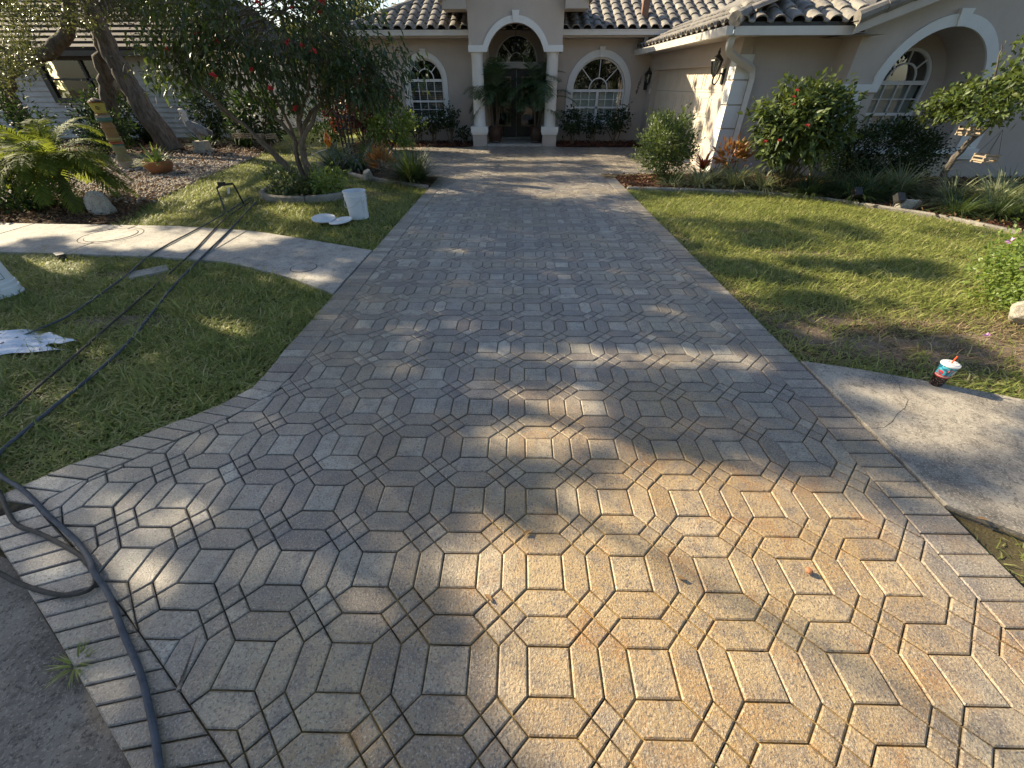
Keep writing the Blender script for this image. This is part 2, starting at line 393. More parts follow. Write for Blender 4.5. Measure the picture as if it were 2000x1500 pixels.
M['orange'] = simple('orange_straw', (.75,.08,.02), (.8,.11,.03), 5, .4, 0)
M['wood'] = simple('weathered_slat_wood', (.26,.20,.14), (.38,.31,.22), 12, .8, .3, 90)
M['pelican'] = simple('grey_painted_statue', (.12,.12,.13), (.30,.29,.28), 9, .7, .3, 60)
M['statuewhite'] = simple('pale_statue_head', (.5,.48,.44), (.62,.6,.56), 9, .7, .2, 60)
M['puddle'] = simple('soap_film_plastic', (.60,.64,.72), (.76,.79,.84), 5, .3, .5, 16, .02)
# ------------------------------------------------------------------ ground, street, driveway
sheet('ground', [(-160,-160),(160,-160),(160,200),(-160,200)], -0.035, M['soil'])
sheet('street', [(-2.10,.872),(-1.66,.605),(-1.29,.378),(-1.14,.285),(-.6,-.06),(0,-.42),(1.2,-.8),(2.6,-1.0),(8,-1.6),(40,-6),(40,-40),(-40,-40),(-40,6),(-14,3.2),(-6,1.9),(-3.4,1.25),(-2.6,1.0)], -0.022, M['street'])

XR_O, XR_I, XL_O, XL_I = 1.95, 1.7335, -1.705, -1.50
CELL = .33851; A = .1425; T = (CELL-A)/2; PX0, PY0 = .11296, .50852
flare_o = [V(-1.705,9.2),V(-1.705,2.45),V(-1.69,2.2),V(-1.70,2.02),V(-1.82,1.83),V(-2.03,1.63),V(-2.14,1.50),V(-2.28,1.36),V(-2.46,1.15)]
flare_i = [V(-1.50,9.2),V(-1.50,2.45),V(-1.50,2.2),V(-1.53,1.98),V(-1.635,1.79),V(-1.87,1.53),V(-1.97,1.42),V(-2.11,1.27),V(-2.21,1.12)]
gut_o = [V(-2.46,1.09),V(-2.06,.85),V(-1.66,.61),V(-1.29,.378),V(-1.14,.285),V(-.6,-.06),V(0,-.42)]
gut_i = [V(-2.21,1.12),V(-1.91,.95),V(-1.44,.67),V(-1.12,.465),V(-.82,.27),V(-.3,-.07),V(.3,-.42)]
bed = [(p.x,p.y) for p in flare_o] + [(p.x,p.y) for p in gut_o] + [(1.2,-.8),(1.95,-.9),(1.95,9.3),(2.1,9.55),(3.98,9.75),(3.75,14.75),(1.12,14.72),(1.12,15.2),(-1.45,15.2),(-1.45,14.6),(-3.0,14.3),(-4.3,13.9),(-4.2,12.0),(-3.1,10.4),(-1.9,9.35)]
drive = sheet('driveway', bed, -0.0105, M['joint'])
WL[drive.name] = V(0,0,0)

# boundaries for clipping the pattern field (inside on the left of the direction of travel)
def seg_clip(poly, pts):
    c = (sum(p[0] for p in poly)/len(poly), sum(p[1] for p in poly)/len(poly))
    best = None
    for a, b in zip(pts[:-1], pts[1:]):
        d = b-a; L2 = d.length_squared; t = max(0, min(1, ((c[0]-a.x)*d.x+(c[1]-a.y)*d.y)/L2))
        q = (a.x+d.x*t, a.y+d.y*t); dist = math.hypot(c[0]-q[0], c[1]-q[1])
        if best is None or dist < best[0]: best = (dist, a, d)
    if best[0] > .35 and ((c[0]-best[1].x)*(-best[2].y)+(c[1]-best[1].y)*best[2].x) < 0: return []
    return clip(poly, (best[1].x, best[1].y), (-best[2].y/best[2].length, best[2].x/best[2].length))
bound_l = [p.copy() for p in flare_i] ; bound_g = [p.copy() for p in gut_i]
court_l = [V(-4.3,13.9),V(-4.2,12.0),V(-3.1,10.4),V(-1.9,9.35),V(-1.50,9.2)]
J = .0024
def field_piece(poly, Y):
    poly = ccw(poly)
    cy = sum(p[1] for p in poly)/len(poly); cx = sum(p[0] for p in poly)/len(poly)
    if cy < 9.2: poly = clip(poly, (XR_I, 0), (-1, 0))
    else:
        poly = clip(poly, (4.0-.045*(cy-9.7), 0), (-1, 0))
        if cy < 9.75 and cx > 1.7: poly = []
    if len(poly) < 3: return []
    if cy > 9.2:
        poly = seg_clip(poly, court_l)
        if len(poly) >= 3: poly = clip(poly, (0, 14.5 if -1.6 < cx < 1.2 else 14.25), (0,-1))
    elif cx < -.9: poly = seg_clip(poly, bound_l)
    if len(poly) < 3: return []
    if cy < 1.8: poly = seg_clip(poly, bound_g)
    if len(poly) < 3 or abs(area2(poly)) < 1.5e-5: return []
    q = inset(ccw(poly), J)
    if area2(q) > 3e-5: return q
    q = inset(ccw(poly), J*.3); return q if area2(q) > 5e-6 else []
h = A/2
SQ = [(-h,-h),(h,-h),(h,h),(-h,h)]
HXT = [(-h,h),(h,h),(h+T/2,h+T/2),(h,h+T),(-h,h+T),(-h-T/2,h+T/2)]
HXB = [(x,-y) for x, y in HXT]; HXR = [(y,x) for x, y in HXT]; HXL = [(-y,x) for x, y in HXT]
def DI(cx, cy): return [(cx-T/2,cy),(cx,cy-T/2),(cx+T/2,cy),(cx,cy+T/2)]
k = CELL/2
pieces = {'square_paver': [], 'hexagon_paver': [], 'diamond_paver': []}
for j in range(-3, 42):
    for i in range(-14, 14):
        ox, oy = PX0+i*CELL, PY0+j*CELL
        if oy > 14.9: continue
        for nm, P in (('square_paver',SQ),('hexagon_paver',HXT),('hexagon_paver',HXB),('hexagon_paver',HXR),('hexagon_paver',HXL),
                      ('diamond_paver',DI(k-T/2,k)),('diamond_paver',DI(k+T/2,k)),('diamond_paver',DI(k,k-T/2)),('diamond_paver',DI(k,k+T/2))):
            q = field_piece([(x+ox, y+oy) for x, y in P], oy)
            if q:
                c = (sum(p[0] for p in q)/len(q), sum(p[1] for p in q)/len(q)); pieces[nm].append((c, q))
# camera view test for choosing what is seen largest
fwv = camo.rotation_euler.to_matrix()
def pix(p):
    d = fwv.transposed() @ (Vector(p) - camo.location)
    if d.z > -.05: return None
    return (1000 + 789.75*d.x/-d.z, 750 - 789.75*d.y/-d.z, -d.z)
def seen(c):
    q = pix((c[0], c[1], 0)); return q is not None and -60 < q[0] < 2060 and q[1] < 1560
def safe_bev(q, bev):                 # smaller chamfer on slivers, so that it never folds over
    a0 = area2(q)
    for b in (bev, bev*.4, bev*.12):
        r = inset(q, b)
        if area2(r) > .3*a0 and all((r[(i+1) % len(r)][0]-r[i][0])*(q[(i+1) % len(q)][0]-q[i][0])+(r[(i+1) % len(r)][1]-r[i][1])*(q[(i+1) % len(q)][1]-q[i][1]) > 0 for i in range(len(q))): return b
    return 0.0
def place_pieces(name, lst, zj=.0022, thick=.03, limit=300, bev=.0048, mat=None, prefix=''):
    lst = sorted([x for x in lst], key=lambda x: (not seen(x[0]), x[0][0]**2+x[0][1]**2))
    near, far = lst[:limit], lst[limit:]; cache = {}
    for c, q in near:
        rel = [(p[0]-c[0], p[1]-c[1]) for p in q]
        key = tuple((round(x,4), round(y,4)) for x, y in rel)
        if key not in cache:
            m = MB(); m.prism(rel, -thick, 0, safe_bev(rel, bev))
            me = bpy.data.meshes.new(name); me.from_pydata(m.v, [], m.f); me.materials.append(mat or M['paver']); me.update(); cache[key] = me
        o = bpy.data.objects.new(name, cache[key]); COL.objects.link(o); o.parent = drive
        o.location = (c[0], c[1], random.uniform(-zj, zj)); o.rotation_euler = (random.gauss(0,.004), random.gauss(0,.004), 0)
    if far:
        m = MB()
        for c, q in far:
            if c[1] < -.1: continue
            zz = random.uniform(-zj, zj); m.prism(q, -thick+.012, zz, safe_bev(q, bev))
        o = m.build('distant_'+name+'s', M['paver_sq_i'] if name == 'square_paver' else M['paver_i'], drive); o['kind'] = 'stuff'
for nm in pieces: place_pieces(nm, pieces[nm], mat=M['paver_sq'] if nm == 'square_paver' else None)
# border courses
bricks = []
y = .10; bw = .0945
while y < 9.15:
    if y > -.3: bricks.append(inset([(XR_I,y),(XR_O,y),(XR_O,y+bw),(XR_I,y+bw)], J))
    y += bw
def along(pts):
    L = [0]
    for a, b in zip(pts[:-1], pts[1:]): L.append(L[-1]+(b-a).length)
    return L
def at_len(pts, L, s):
    for i in range(len(pts)-1):
        if s <= L[i+1] or i == len(pts)-2:
            t = (s-L[i])/max(1e-9, L[i+1]-L[i]); return pts[i].lerp(pts[i+1], t)
def course(po, pi, width, n=None):
    Lo, Li = along(po), along(pi)
    n = n or max(1, round(Lo[-1]/width))
    for q in range(n):
        a0, a1 = q/n, (q+1)/n
        P = [at_len(po,Lo,a0*Lo[-1]), at_len(po,Lo,a1*Lo[-1]), at_len(pi,Li,a1*Li[-1]), at_len(pi,Li,a0*Li[-1])]
        bricks.append(inset(ccw([(p.x,p.y) for p in P]), J))
course(flare_o[:3], flare_i[:3], bw); course(flare_o[2:4], flare_i[2:4], bw); course(flare_o[3:], flare_i[3:], .098)
course([V(-2.37,1.035)]+gut_o[1:], [V(-2.21,1.12)]+gut_i[1:], bw)
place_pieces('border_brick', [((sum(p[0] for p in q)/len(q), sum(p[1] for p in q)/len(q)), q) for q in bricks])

# ------------------------------------------------------------------ sidewalks
def slab_walk(name, far, near, cuts, mat, z=.006):
    root = MB(); P = ccw([(p[0],p[1]) for p in far]+[(p[0],p[1]) for p in reversed(near)])
    o = sheet(name, P, -.02, M['soil']); WL[o.name] = V(0,0,0)
    F, N = [V(*p) for p in far], [V(*p) for p in near]; LF, LN = along(F), along(N)
    for a0, a1 in zip(cuts[:-1], cuts[1:]):
        pf = [at_len(F,LF,(a0+(a1-a0)*t/6)*LF[-1]) for t in range(7)]; pn = [at_len(N,LN,(a0+(a1-a0)*t/6)*LN[-1]) for t in range(7)]
        q = inset(ccw([(p.x,p.y) for p in pf]+[(p.x,p.y) for p in reversed(pn)]), .0065)
        m = MB(); m.prism(q, -.06, z, .006); m.build('concrete_slab', mat, o)
    return o
walk_l = slab_walk('sidewalk_left', [(-14,6.2),(-10,5.9),(-7.23,5.73),(-5.82,5.67),(-4.65,5.62),(-3.48,5.41),(-2.49,5.0),(-1.712,4.67)],
     [(-14,5.0),(-10,4.75),(-6.0,4.54),(-5.1,4.48),(-4.1,4.41),(-3.13,4.24),(-2.33,3.85),(-1.712,3.45)], [0,.25,.44,.585,.705,.838,1.0], M['concrete'])
walk_r = slab_walk('sidewalk_right', [(1.957,2.40),(2.22,2.33),(2.5,2.23),(3.09,1.99),(4.5,1.30),(7,-.3)], [(1.957,1.19),(2.06,1.12),(2.16,1.04),(2.7,.72),(3.9,.1),(6.2,-1.4)], [0,.36,.62,1], M['concrete2'])
# hairline crack in the right slab, a dark irregular groove
m = MB(); cr = [V(2.46,2.235,0),V(2.435,2.12,0),V(2.39,2.05,0),V(2.37,1.96,0),V(2.29,1.88,0),V(2.21,1.83,0),V(2.13,1.76,0),V(2.05,1.71,0),V(1.97,1.70,0)]
for a, b in zip(cr[:-1], cr[1:]):
    d = (b-a).normalized(); nn = V(-d.y, d.x, 0)*.0012
    m.add([a-nn+V(0,0,.0068), b-nn+V(0,0,.0068), b+nn+V(0,0,.0068), a+nn+V(0,0,.0068)], [(0,1,2,3)])
o = m.build('crack', M['dark'], walk_r)
# covers let into the left walk
def ring_cover(name, c, r, label, w=.012, double=False):
    root = empty(name, (c[0], c[1], .006), label, 'cover')
    m = MB(); m.lathe([(r,-.02),(r,.0035),(r-.004,.005),(0.001,.005)], (c[0],c[1],.006), 40); m.build('lid_plate', M['concrete'], root, smooth=False)
    m = MB(); m.lathe([(r+w,-.01),(r+w,.002),(r+.001,.002),(r+.001,-.01)], (c[0],c[1],.006), 40, closed=True); m.build('rim', M['dark'], root)
    if double:
        m = MB(); m.lathe([(r*1.22+w,-.01),(r*1.22+w,.002),(r*1.22,.002),(r*1.22,-.01)], (c[0],c[1],.006), 40, closed=True); m.build('rim', M['dark'], root)
ring_cover('utility_cover', (-5.20,5.17), .27, 'large round concrete cover with a double ring in the left walk', .009, True)
ring_cover('utility_cover', (-2.26,4.09), .125, 'small round concrete cover in the walk beside the driveway', .008)

# ------------------------------------------------------------------ vegetation beds (sheets a few millimetres above the soil)
bedR_edge = [(1.97,8.18),(2.6,8.12),(3.5,7.97),(4.2,7.8),(4.76,7.55),(5.15,7.25),(5.5,6.88),(5.85,6.5),(6.15,6.13),(6.45,5.45),(6.9,4.6),(8.5,3.4)]
sheet('mulch_bed_right', bedR_edge+[(14,3.4),(14,10.6),(4.1,10.0),(4.0,9.72),(2.1,9.52),(1.96,9.2)], -.012, M['mulchbed'])
sheet('mulch_bed_entry_right', [(1.12,14.25),(3.78,14.25),(3.8,15.6),(1.12,15.6)], .004, M['mulchbed'])
sheet('mulch_bed_entry_left', [(-4.3,13.95),(-3.0,14.25),(-1.5,14.28),(-1.5,15.6),(-5.4,15.6),(-5.4,14.0)], .004, M['mulchbed'])
bedL2 = [(-1.72,8.25),(-2.6,8.75),(-3.5,9.45),(-3.9,10.2),(-4.6,12.0),(-5.2,14.0),(-4.35,14.0),(-4.25,12.0),(-3.15,10.4),(-1.95,9.37),(-1.72,9.2)]
sheet('mulch_bed_left', bedL2, -.010, M['mulchbed'])
gravel = [(-5.55,5.78),(-5.85,6.5),(-6.15,7.4),(-6.6,9.6),(-7.1,12.4),(-8.4,16.4),(-22,16.4),(-22,6.2),(-10,6.0),(-7.2,5.8)]
sheet('gravel_bed', gravel, -.014, M['mulchbed'])
TR = (-3.72, 7.75)
ringp = [(TR[0]+.78*math.cos(t)*(1+.05*math.sin(3*t)), TR[1]+.66*math.sin(t)) for t in np.linspace(0, 2*math.pi, 40, endpoint=False)]
sheet('tree_ring_soil', ringp, -.006, M['mulchbed'])

def blob(cx, cy, rx, ry, seed, n=26):
    return [(cx+rx*math.cos(t)*(1+.22*math.sin(3*t+seed)+.12*math.sin(7*t+seed*2)), cy+ry*math.sin(t)*(1+.2*math.sin(4*t+seed)+.12*math.sin(9*t+seed))) for t in np.linspace(0, 2*math.pi, n, endpoint=False)]
for i, (cx, cy, rx, ry) in enumerate(((2.85,2.62,.62,.17),(3.55,2.62,.65,.22),(2.75,3.08,.75,.10),(3.2,4.72,.5,.08),(2.28,2.85,.18,.3),(3.0,5.6,.4,.07),(-3.25,2.95,.45,.12),(-3.9,3.98,.45,.13),(-2.75,7.75,.5,.28))):
    sheet('bare_soil', blob(cx, cy, rx, ry, i*1.7), -.031+.0006*i, M['sand'])
# ------------------------------------------------------------------ the house
house = empty('house', (0, 15.5, 0), 'taupe stucco house with arched windows, white trim and barrel tile roof', 'house')
def arc(cx, cz, r, a0, a1, n=24, rz=None):
    rz = rz or r
    return [(cx + r*math.cos(R(a0+(a1-a0)*i/n)), cz + rz*math.sin(R(a0+(a1-a0)*i/n))) for i in range(n+1)]
def arch_hole(cx, hw, z0, zs, n=24): return [(cx-hw, z0), (cx+hw, z0)] + arc(cx, zs, hw, 0, 180, n)
def pl_y(y0): return lambda u, v, d: (u, y0+d, v)          # plate facing -Y, depth goes back
YW = 15.5
WL1 = dict(cx=-2.95, hw=.535, z0=.66, zs=1.64)
WR1 = dict(cx=2.38, hw=.815, z0=.58, zs=1.38)
# front wall with two window openings and the entry opening
m = MB()
m.plate([(-5.2,-.05),(-1.06,-.05),(-1.06,2.9),(-5.2,2.9)], [arch_hole(**WL1)], pl_y(YW), 0, .2)
m.plate([(.76,-.05),(5.5,-.05),(5.5,2.9),(.76,2.9)], [arch_hole(**WR1)], pl_y(YW), 0, .2)
m.box(-5.2,-5.0, YW+.2, 24, -.05, 2.9)
fw = m.build('front_wall', M['stucco'], house)
# entry back wall, with fanlight and door openings
m = MB(); YE = 16.25; FC = -.16
m.plate([(-1.06,0),(.76,0),(.76,3.1),(-1.06,3.1)], [arch_hole(FC,.66,2.08,2.09), [(-.96,.06),(.64,.06),(.64,1.93),(-.96,1.93)]], pl_y(YE), 0, .15)
m.box(-1.06,-.99, YW+.2, YE, 0, 3.1); m.box(.69,.76, YW+.2, YE, 0, 3.1); m.box(-1.06,.76, YW+.2, YE, 2.95, 3.1)
m.build('entry_wall', M['stucco'], house)

def window(cx, hw, z0, zs, yw, casing, sill, radials=(45,90,135), cols=4, mull=False, fan_r=.46, blinds=True, y_in=.10, keystone=True, casing_mat=None):
    W = MB(); ft = .045; yg = yw+y_in          # outer frame
    W.plate(arch_hole(cx,hw,z0,zs), [arch_hole(cx,hw-ft,z0+ft,zs)], pl_y(yg-.03), 0, .07)
    root = W.build('window', M['white'], house)
    if casing:
        m = MB(); co = casing; inner = arch_hole(cx,hw,z0,zs)
        outer = [(cx-hw-co, z0-sill),(cx+hw+co, z0-sill)] + arc(cx, zs, hw+co, 0, 180, 24)
        m.plate(outer, [inner], pl_y(yw-.035), 0, .033); m.build('casing', casing_mat or M['stucco_w'], root)
        if keystone:
            kt = zs+hw+co+.07; kb = zs+hw-.005
            m = MB(); m.plate([(cx-.055,kb),(cx+.055,kb),(cx+.085,kt),(cx-.085,kt)], [], pl_y(yw-.065), 0, .06); m.build('keystone', casing_mat or M['stucco_w'], root)
        m = MB(); m.box(cx-hw-.02, cx+hw+.02, yw-.02, yw+.09, z0-.03, z0+.012); m.build('sill', M['white'], root)
    def bar(x0, x1, za, zb, name='muntin', d=.022):
        q = MB(); q.box(x0, x1, yg-.018, yg+.018+d*0, za, zb); q.build(name, M['white'], root)
    bar(cx-hw+ft, cx+hw-ft, zs-.035, zs+.035, 'transom_bar')
    zm = z0+(zs-z0)*.46
    bar(cx-hw+ft, cx+hw-ft, zm-.025, zm+.025, 'sash_rail')
    if mull: bar(cx-.04, cx+.04, z0+ft, zs-.036, 'mullion')
    xs = np.linspace(cx-hw+ft, cx+hw-ft, cols+1)[1:-1]
    for x in xs:
        if mull and abs(x-cx) < .02: continue
        bar(x-.009, x+.009, zm+.026, zs-.036); bar(x-.009, x+.009, z0+ft+.001, zm-.026)
    for za, zb in ((zm+.025, zs-.035), (z0+ft, zm-.025)):
        zz = (za+zb)/2; edges = [cx-hw+ft]+list(xs)+[cx+hw-ft]
        for a, b in zip(edges[:-1], edges[1:]):
            bar(a+.0095, b-.0095, zz-.008, zz+.008)
    fr = hw*fan_r
    m = MB(); m.plate(arc(cx, zs+.036, fr+.013, 0, 180, 18)+arc(cx, zs+.036, fr-.013, 180, 0, 18), [], pl_y(yg-.016), 0, .03); m.build('fan_arc', M['white'], root)
    for a in radials:
        ca, sa = math.cos(R(a)), math.sin(R(a)); m = MB()
        r0, r1 = fr+.013, hw-ft+.004; ce = V(cx+ca*(r0+r1)/2, yg, zs+.036+sa*(r0+r1)/2 - .018)
        m.obox(ce, V(ca,0,sa)*(r1-r0)/2, V(0,.015,0), V(-sa,0,ca)*.010); m.build('fan_muntin', M['white'], root)
    m = MB(); P = arch_hole(cx,hw-ft*.6,z0+ft*.6,zs)
    for nm, poly in (('upper_pane', [(cx-hw+ft*.6,zs)]+arc(cx,zs,hw-ft*.6,180,0,24)), ('sash_pane', [(cx-hw+ft*.6,zm),(cx+hw-ft*.6,zm),(cx+hw-ft*.6,zs),(cx-hw+ft*.6,zs)]), ('sash_pane', [(cx-hw+ft*.6,z0+ft*.6),(cx+hw-ft*.6,z0+ft*.6),(cx+hw-ft*.6,zm),(cx-hw+ft*.6,zm)])):
        m = MB(); m.add([(u, yg+.022, v) for u, v in ccw(poly)], [tuple(range(len(poly)))]); m.build(nm, M['glass'], root)
    if blinds:
        z = z0+ft+.02
        while z < zs-.04:
            m = MB(); m.obox((cx, yg+.09, z), (hw-ft-.01,0,0), (0,.024,.012), (0,-.001,.002)); m.build('blind_slat', M['blind'], root); z += .052
    else:
        m = MB(); m.box(cx-hw+ft+.02, cx+hw-ft-.02, yg+.09, yg+.10, z0+ft, zs-.05); m.build('roller_shade', M['blind'], root)
    # dark room behind
    m = MB(); m.box(cx-hw-.5, cx+hw+.5, yg+1.2, yg+1.22, z0-.4, zs+hw+.3); m.box(cx-hw-.5, cx-hw-.48, yg+.12, yg+1.2, z0-.4, zs+hw+.3); m.box(cx+hw+.48, cx+hw+.5, yg+.12, yg+1.2, z0-.4, zs+hw+.3)
    m.box(cx-hw-.5, cx+hw+.5, yg+.12, yg+1.2, zs+hw+.28, zs+hw+.3); m.box(cx-hw-.5, cx+hw+.5, yg+.12, yg+1.2, z0-.42, z0-.4); m.build('room_shell', M['dark'], root)
    return root
window(**WL1, yw=YW, casing=.145, sill=.13)
window(**WR1, yw=YW, casing=.17, sill=.14, cols=6, mull=True, fan_r=.34, blinds=False)
# fanlight above the doors
m = MB(); m.plate(arch_hole(FC,.66,2.08,2.09), [arc(FC,2.11,.62,0,180,24)], pl_y(YE-.02), 0, .06)
fan = m.build('fanlight_window', M['white'], house)
m = MB(); m.plate(arc(FC,2.11,.235,0,180,16)+arc(FC,2.11,.215,180,0,16), [], pl_y(YE-.015), 0, .03); m.build('fan_arc', M['white'], fan)
for a in (45, 135):
    ca, sa = math.cos(R(a)), math.sin(R(a)); m = MB(); m.obox((FC+ca*.43, YE, 2.11+sa*.43), V(ca,0,sa)*.195, (0,.015,0), V(-sa,0,ca)*.010); m.build('fan_muntin', M['white'], fan)
m = MB(); pg = [(FC-.64,2.1)]+arc(FC,2.1,.64,180,0,24); m.add([(u,YE+.03,v) for u, v in ccw(pg)], [tuple(range(len(pg)))]); m.build('pane', M['glass'], fan)
m = MB(); m.box(-1.5,1.2,YE+1.2,YE+1.22,-.1,3.1); m.box(-1.5,1.2,YE+.16,YE+1.2,3.08,3.1); m.build('room_shell', M['dark'], fan)
m = MB(); m.box(-1.0,.68,YE-.05,YE-.002,1.95,2.075); m.build('door_header', M['stucco_w'], house)
# double doors
for s, (x0, x1) in ((0, (-.955,-.163)), (1, (-.157,.635))):
    m = MB(); m.plate([(x0,.075),(x1,.075),(x1,1.925),(x0,1.925)], [[(x0+.19,.42),(x1-.19,.42),(x1-.19,1.72),(x0+.19,1.72)]], pl_y(YE+.03), 0, .05)
    d = m.build('door', M['door'], house)
    m = MB(); a, b = x0+.19, x1-.19
    m.plate([(a-.03,.39),(b+.03,.39),(b+.03,1.75),(a-.03,1.75)], [[(a+.02,.44),(b-.02,.44),(b-.02,1.70),(a+.02,1.70)]], pl_y(YE+.015), 0, .02); m.build('glass_frame', M['stucco_w'] if False else M['wood'], d)
    m = MB(); m.add([(a,YE+.055,.42),(b,YE+.055,.42),(b,YE+.055,1.72),(a,YE+.055,1.72)], [(0,1,2,3)]); m.build('glass_panel', M['glass'], d)
    hx = x1-.07 if s == 0 else x0+.07
    m = MB(); m.tube([(hx,YE-.03,.92),(hx,YE-.05,1.0),(hx,YE-.03,1.08)], .012, 6); m.box(hx-.02,hx+.02,YE+.012,YE+.029,.88,1.12); m.build('handle', M['iron'], d)
m = MB(); m.box(-.164,-.156,YE+.012,YE+.03,.08,1.92); m.build('astragal', M['white'], house)
m = MB(); m.box(-1.06,.68,14.46,YE+.02,-.03,.055); m.box(-.9,.6,YE-.28,YE,.055,.10); m.build('entry_step', M['concrete'], house)

# portico: plinths, columns, arched front, gable roof
YP = 14.5
for cx in (-1.26, .875):
    m = MB(); m.box(cx-.21,cx+.21,YP-.02,YP+.40,-.05,.31); m.build('plinth', M['stucco'], house)
    m = MB(); m.box(cx-.255,cx+.255,YP-.065,YP+.445,.36,.51); m.box(cx-.235,cx+.235,YP-.045,YP+.425,.305,.362); m.build('plinth_cap', M['stucco_w'], house)
    m = MB(); m.lathe([(.185,.50),(.185,.53),(.175,.55),(.172,1.2),(.160,2.2),(.175,2.22),(.185,2.29)], (cx,YP+.19,0), 28); m.build('column', M['stucco_w'], house, smooth=True)
AC, AZ, AR = -.17, 2.06, .82
a0 = math.degrees(math.asin((2.28-AZ)/AR))
inner = arc(AC, AZ, AR, a0, 180-a0, 28)
m = MB(); m.plate([(-1.46,2.28)]+[(p[0],p[1]) for p in reversed(inner)]+[(1.12,2.28),(1.12,3.62),(-.17,4.15),(-1.46,3.62)], [], pl_y(YP), 0, .25)
m.box(-1.46,-1.22,YP+.25,YW+.1,2.28,3.62); m.box(.88,1.12,YP+.25,YW+.1,2.28,3.62); m.box(-1.22,.88,YP+.25,YW+.2,2.98,3.08)
m.build('portico_wall', M['stucco'], house)
a1 = math.degrees(math.asin((2.41-AZ)/.965)); ao = arc(AC, AZ, .965, a1, 180-a1, 28)
m = MB(); m.plate([(-1.48,2.265)]+list(reversed(arc(AC,AZ,AR-.005,math.degrees(math.asin((2.265-AZ)/(AR-.005))),180-math.degrees(math.asin((2.265-AZ)/(AR-.005))),28)))+[(1.14,2.265),(1.14,2.41)]+ao+[(-1.48,2.41)], [], pl_y(YP-.04), 0, .037)
m.box(-1.48,-1.463,YP-.002,YP+.9,2.265,2.41); m.box(1.123,1.14,YP-.002,YP+.9,2.265,2.41)
m.build('arch_trim', M['stucco_w'], house)
m = MB(); m.plate([(AC-.06,AZ+AR-.01),(AC+.06,AZ+AR-.01),(AC+.10,AZ+1.06),(AC-.10,AZ+1.06)], [], pl_y(YP-.075), 0, .07); m.build('keystone', M['stucco_w'], house)
for s in (-1, 1):       # boxed eave returns and raking roof of the gable
    xa, xb = (-2.08,-1.462) if s < 0 else (1.122,1.72)
    m = MB(); m.plate([(xa,3.12),(xb,3.12),(xb,3.30+.19),(xa+.0 if s>0 else xa,3.30)] if s < 0 else [(xa,3.12),(xb,3.12),(xb,3.30),(xa,3.49)], [], pl_y(YP-.28), 0, .62); m.build('eave_return', M['soffit'], house)
    xo = -2.16 if s < 0 else 1.80
    m = MB(); z0 = 3.31; xc = -.17; z1 = z0 + abs(xo-xc)*.42
    m.add([(xo,YP-.36,z0),(xc,YP-.36,z1),(xc,20,z1),(xo,20,z0),(xo,YP-.36,z0-.06),(xc,YP-.36,z1-.06),(xc,20,z1-.06),(xo,20,z0-.06)], [(0,1,2,3),(4,7,6,5),(0,4,5,1),(0,3,7,4),(1,5,6,2),(2,6,7,3)]); m.build('portico_roof', M['tile'], house)
# pendant lantern in the porch
pend = empty('pendant_lantern', (-.17,15.1,2.2), 'black lantern hanging on a rod inside the entry arch', 'lantern')
m = MB(); m.tube([(-.17,15.1,2.55),(-.17,15.1,2.98)], .008, 6); m.build('rod', M['iron'], pend)
m = MB(); m.lathe([(.02,2.56),(.09,2.50),(.10,2.47),(.02,2.475)], (-.17,15.1,0), 8); m.lathe([(.05,2.22),(.07,2.20),(.01,2.17)], (-.17,15.1,0), 8)
for a in range(6): m.tube([(-.17+.085*math.cos(a*1.047),15.1+.085*math.sin(a*1.047),2.475),(-.17+.05*math.cos(a*1.047),15.1+.05*math.sin(a*1.047),2.22)], .006, 5)
m.build('lantern_body', M['iron'], pend)

# roofs ---------------------------------------------------------------
tile_w, tile_l = .31, .40
def tile_mesh():
    prof = []
    for i in range(7):
        t = math.pi*i/6; prof.append((.095-.105*math.cos(t), .075*math.sin(t)**.8))
    prof += [(.245,-.012),(.285,-.012),(.31,.0)]
    n = len(prof); m = MB(); vs = []
    for y, dz in ((0,.035),(tile_l+.06,0)):
        for x, z in prof: vs.append((x, y, z+dz))
    for x, z in prof: vs.append((x, 0, z+.035-.022))
    fs = []
    for i in range(n-1): fs += [(i,i+1,n+i+1,n+i),(2*n+i,2*n+i+1,i+1,i)]
    m.add(vs, fs); me = bpy.data.meshes.new('roof_tile'); me.from_pydata(m.v, [], m.f); me.materials.append(M['tile']); me.update()
    me.polygons.foreach_set('use_smooth', [True]*len(me.polygons)); me.set_sharp_from_angle(angle=R(50)); return me
TM = tile_mesh()
def tiles(parent, o, ux, uy, cols, rows, keep=None):
    o, ux, uy = Vector(o), Vector(ux).normalized(), Vector(uy).normalized(); uz = ux.cross(uy)
    base = WL[parent.name]
    for r in range(rows):
        for c in range(cols):
            p = o + ux*(c*tile_w) + uy*(r*tile_l)
            if keep and not keep(p): continue
            t = bpy.data.objects.new('roof_tile', TM); COL.objects.link(t); t.parent = parent
            Mx = Matrix((ux, uy, uz)).transposed().to_4x4() @ Matrix.Rotation(random.gauss(0,.012), 4, 'Z')
            Mx.translation = p - base + uz*random.uniform(-.004,.004); t.matrix_local = Mx
pit = math.atan(.42); EY, EZ = 14.88, 2.77
m = MB(); run = 6.0
m.add([(-4.95,EY,EZ-.02),(9,EY,EZ-.02),(9,EY+run,EZ-.02+run*.42),(-4.95+run,EY+run,EZ-.02+run*.42)], [(0,1,2,3)])
m.add([(-4.95,EY,EZ-.02),(-4.95+run,EY+run,EZ-.02+run*.42),(-4.95+run,25,EZ-.02+run*.42),(-4.95,25,EZ-.02)], [(0,1,2,3)])
mroof = m.build('main_roof', M['tile'], house)
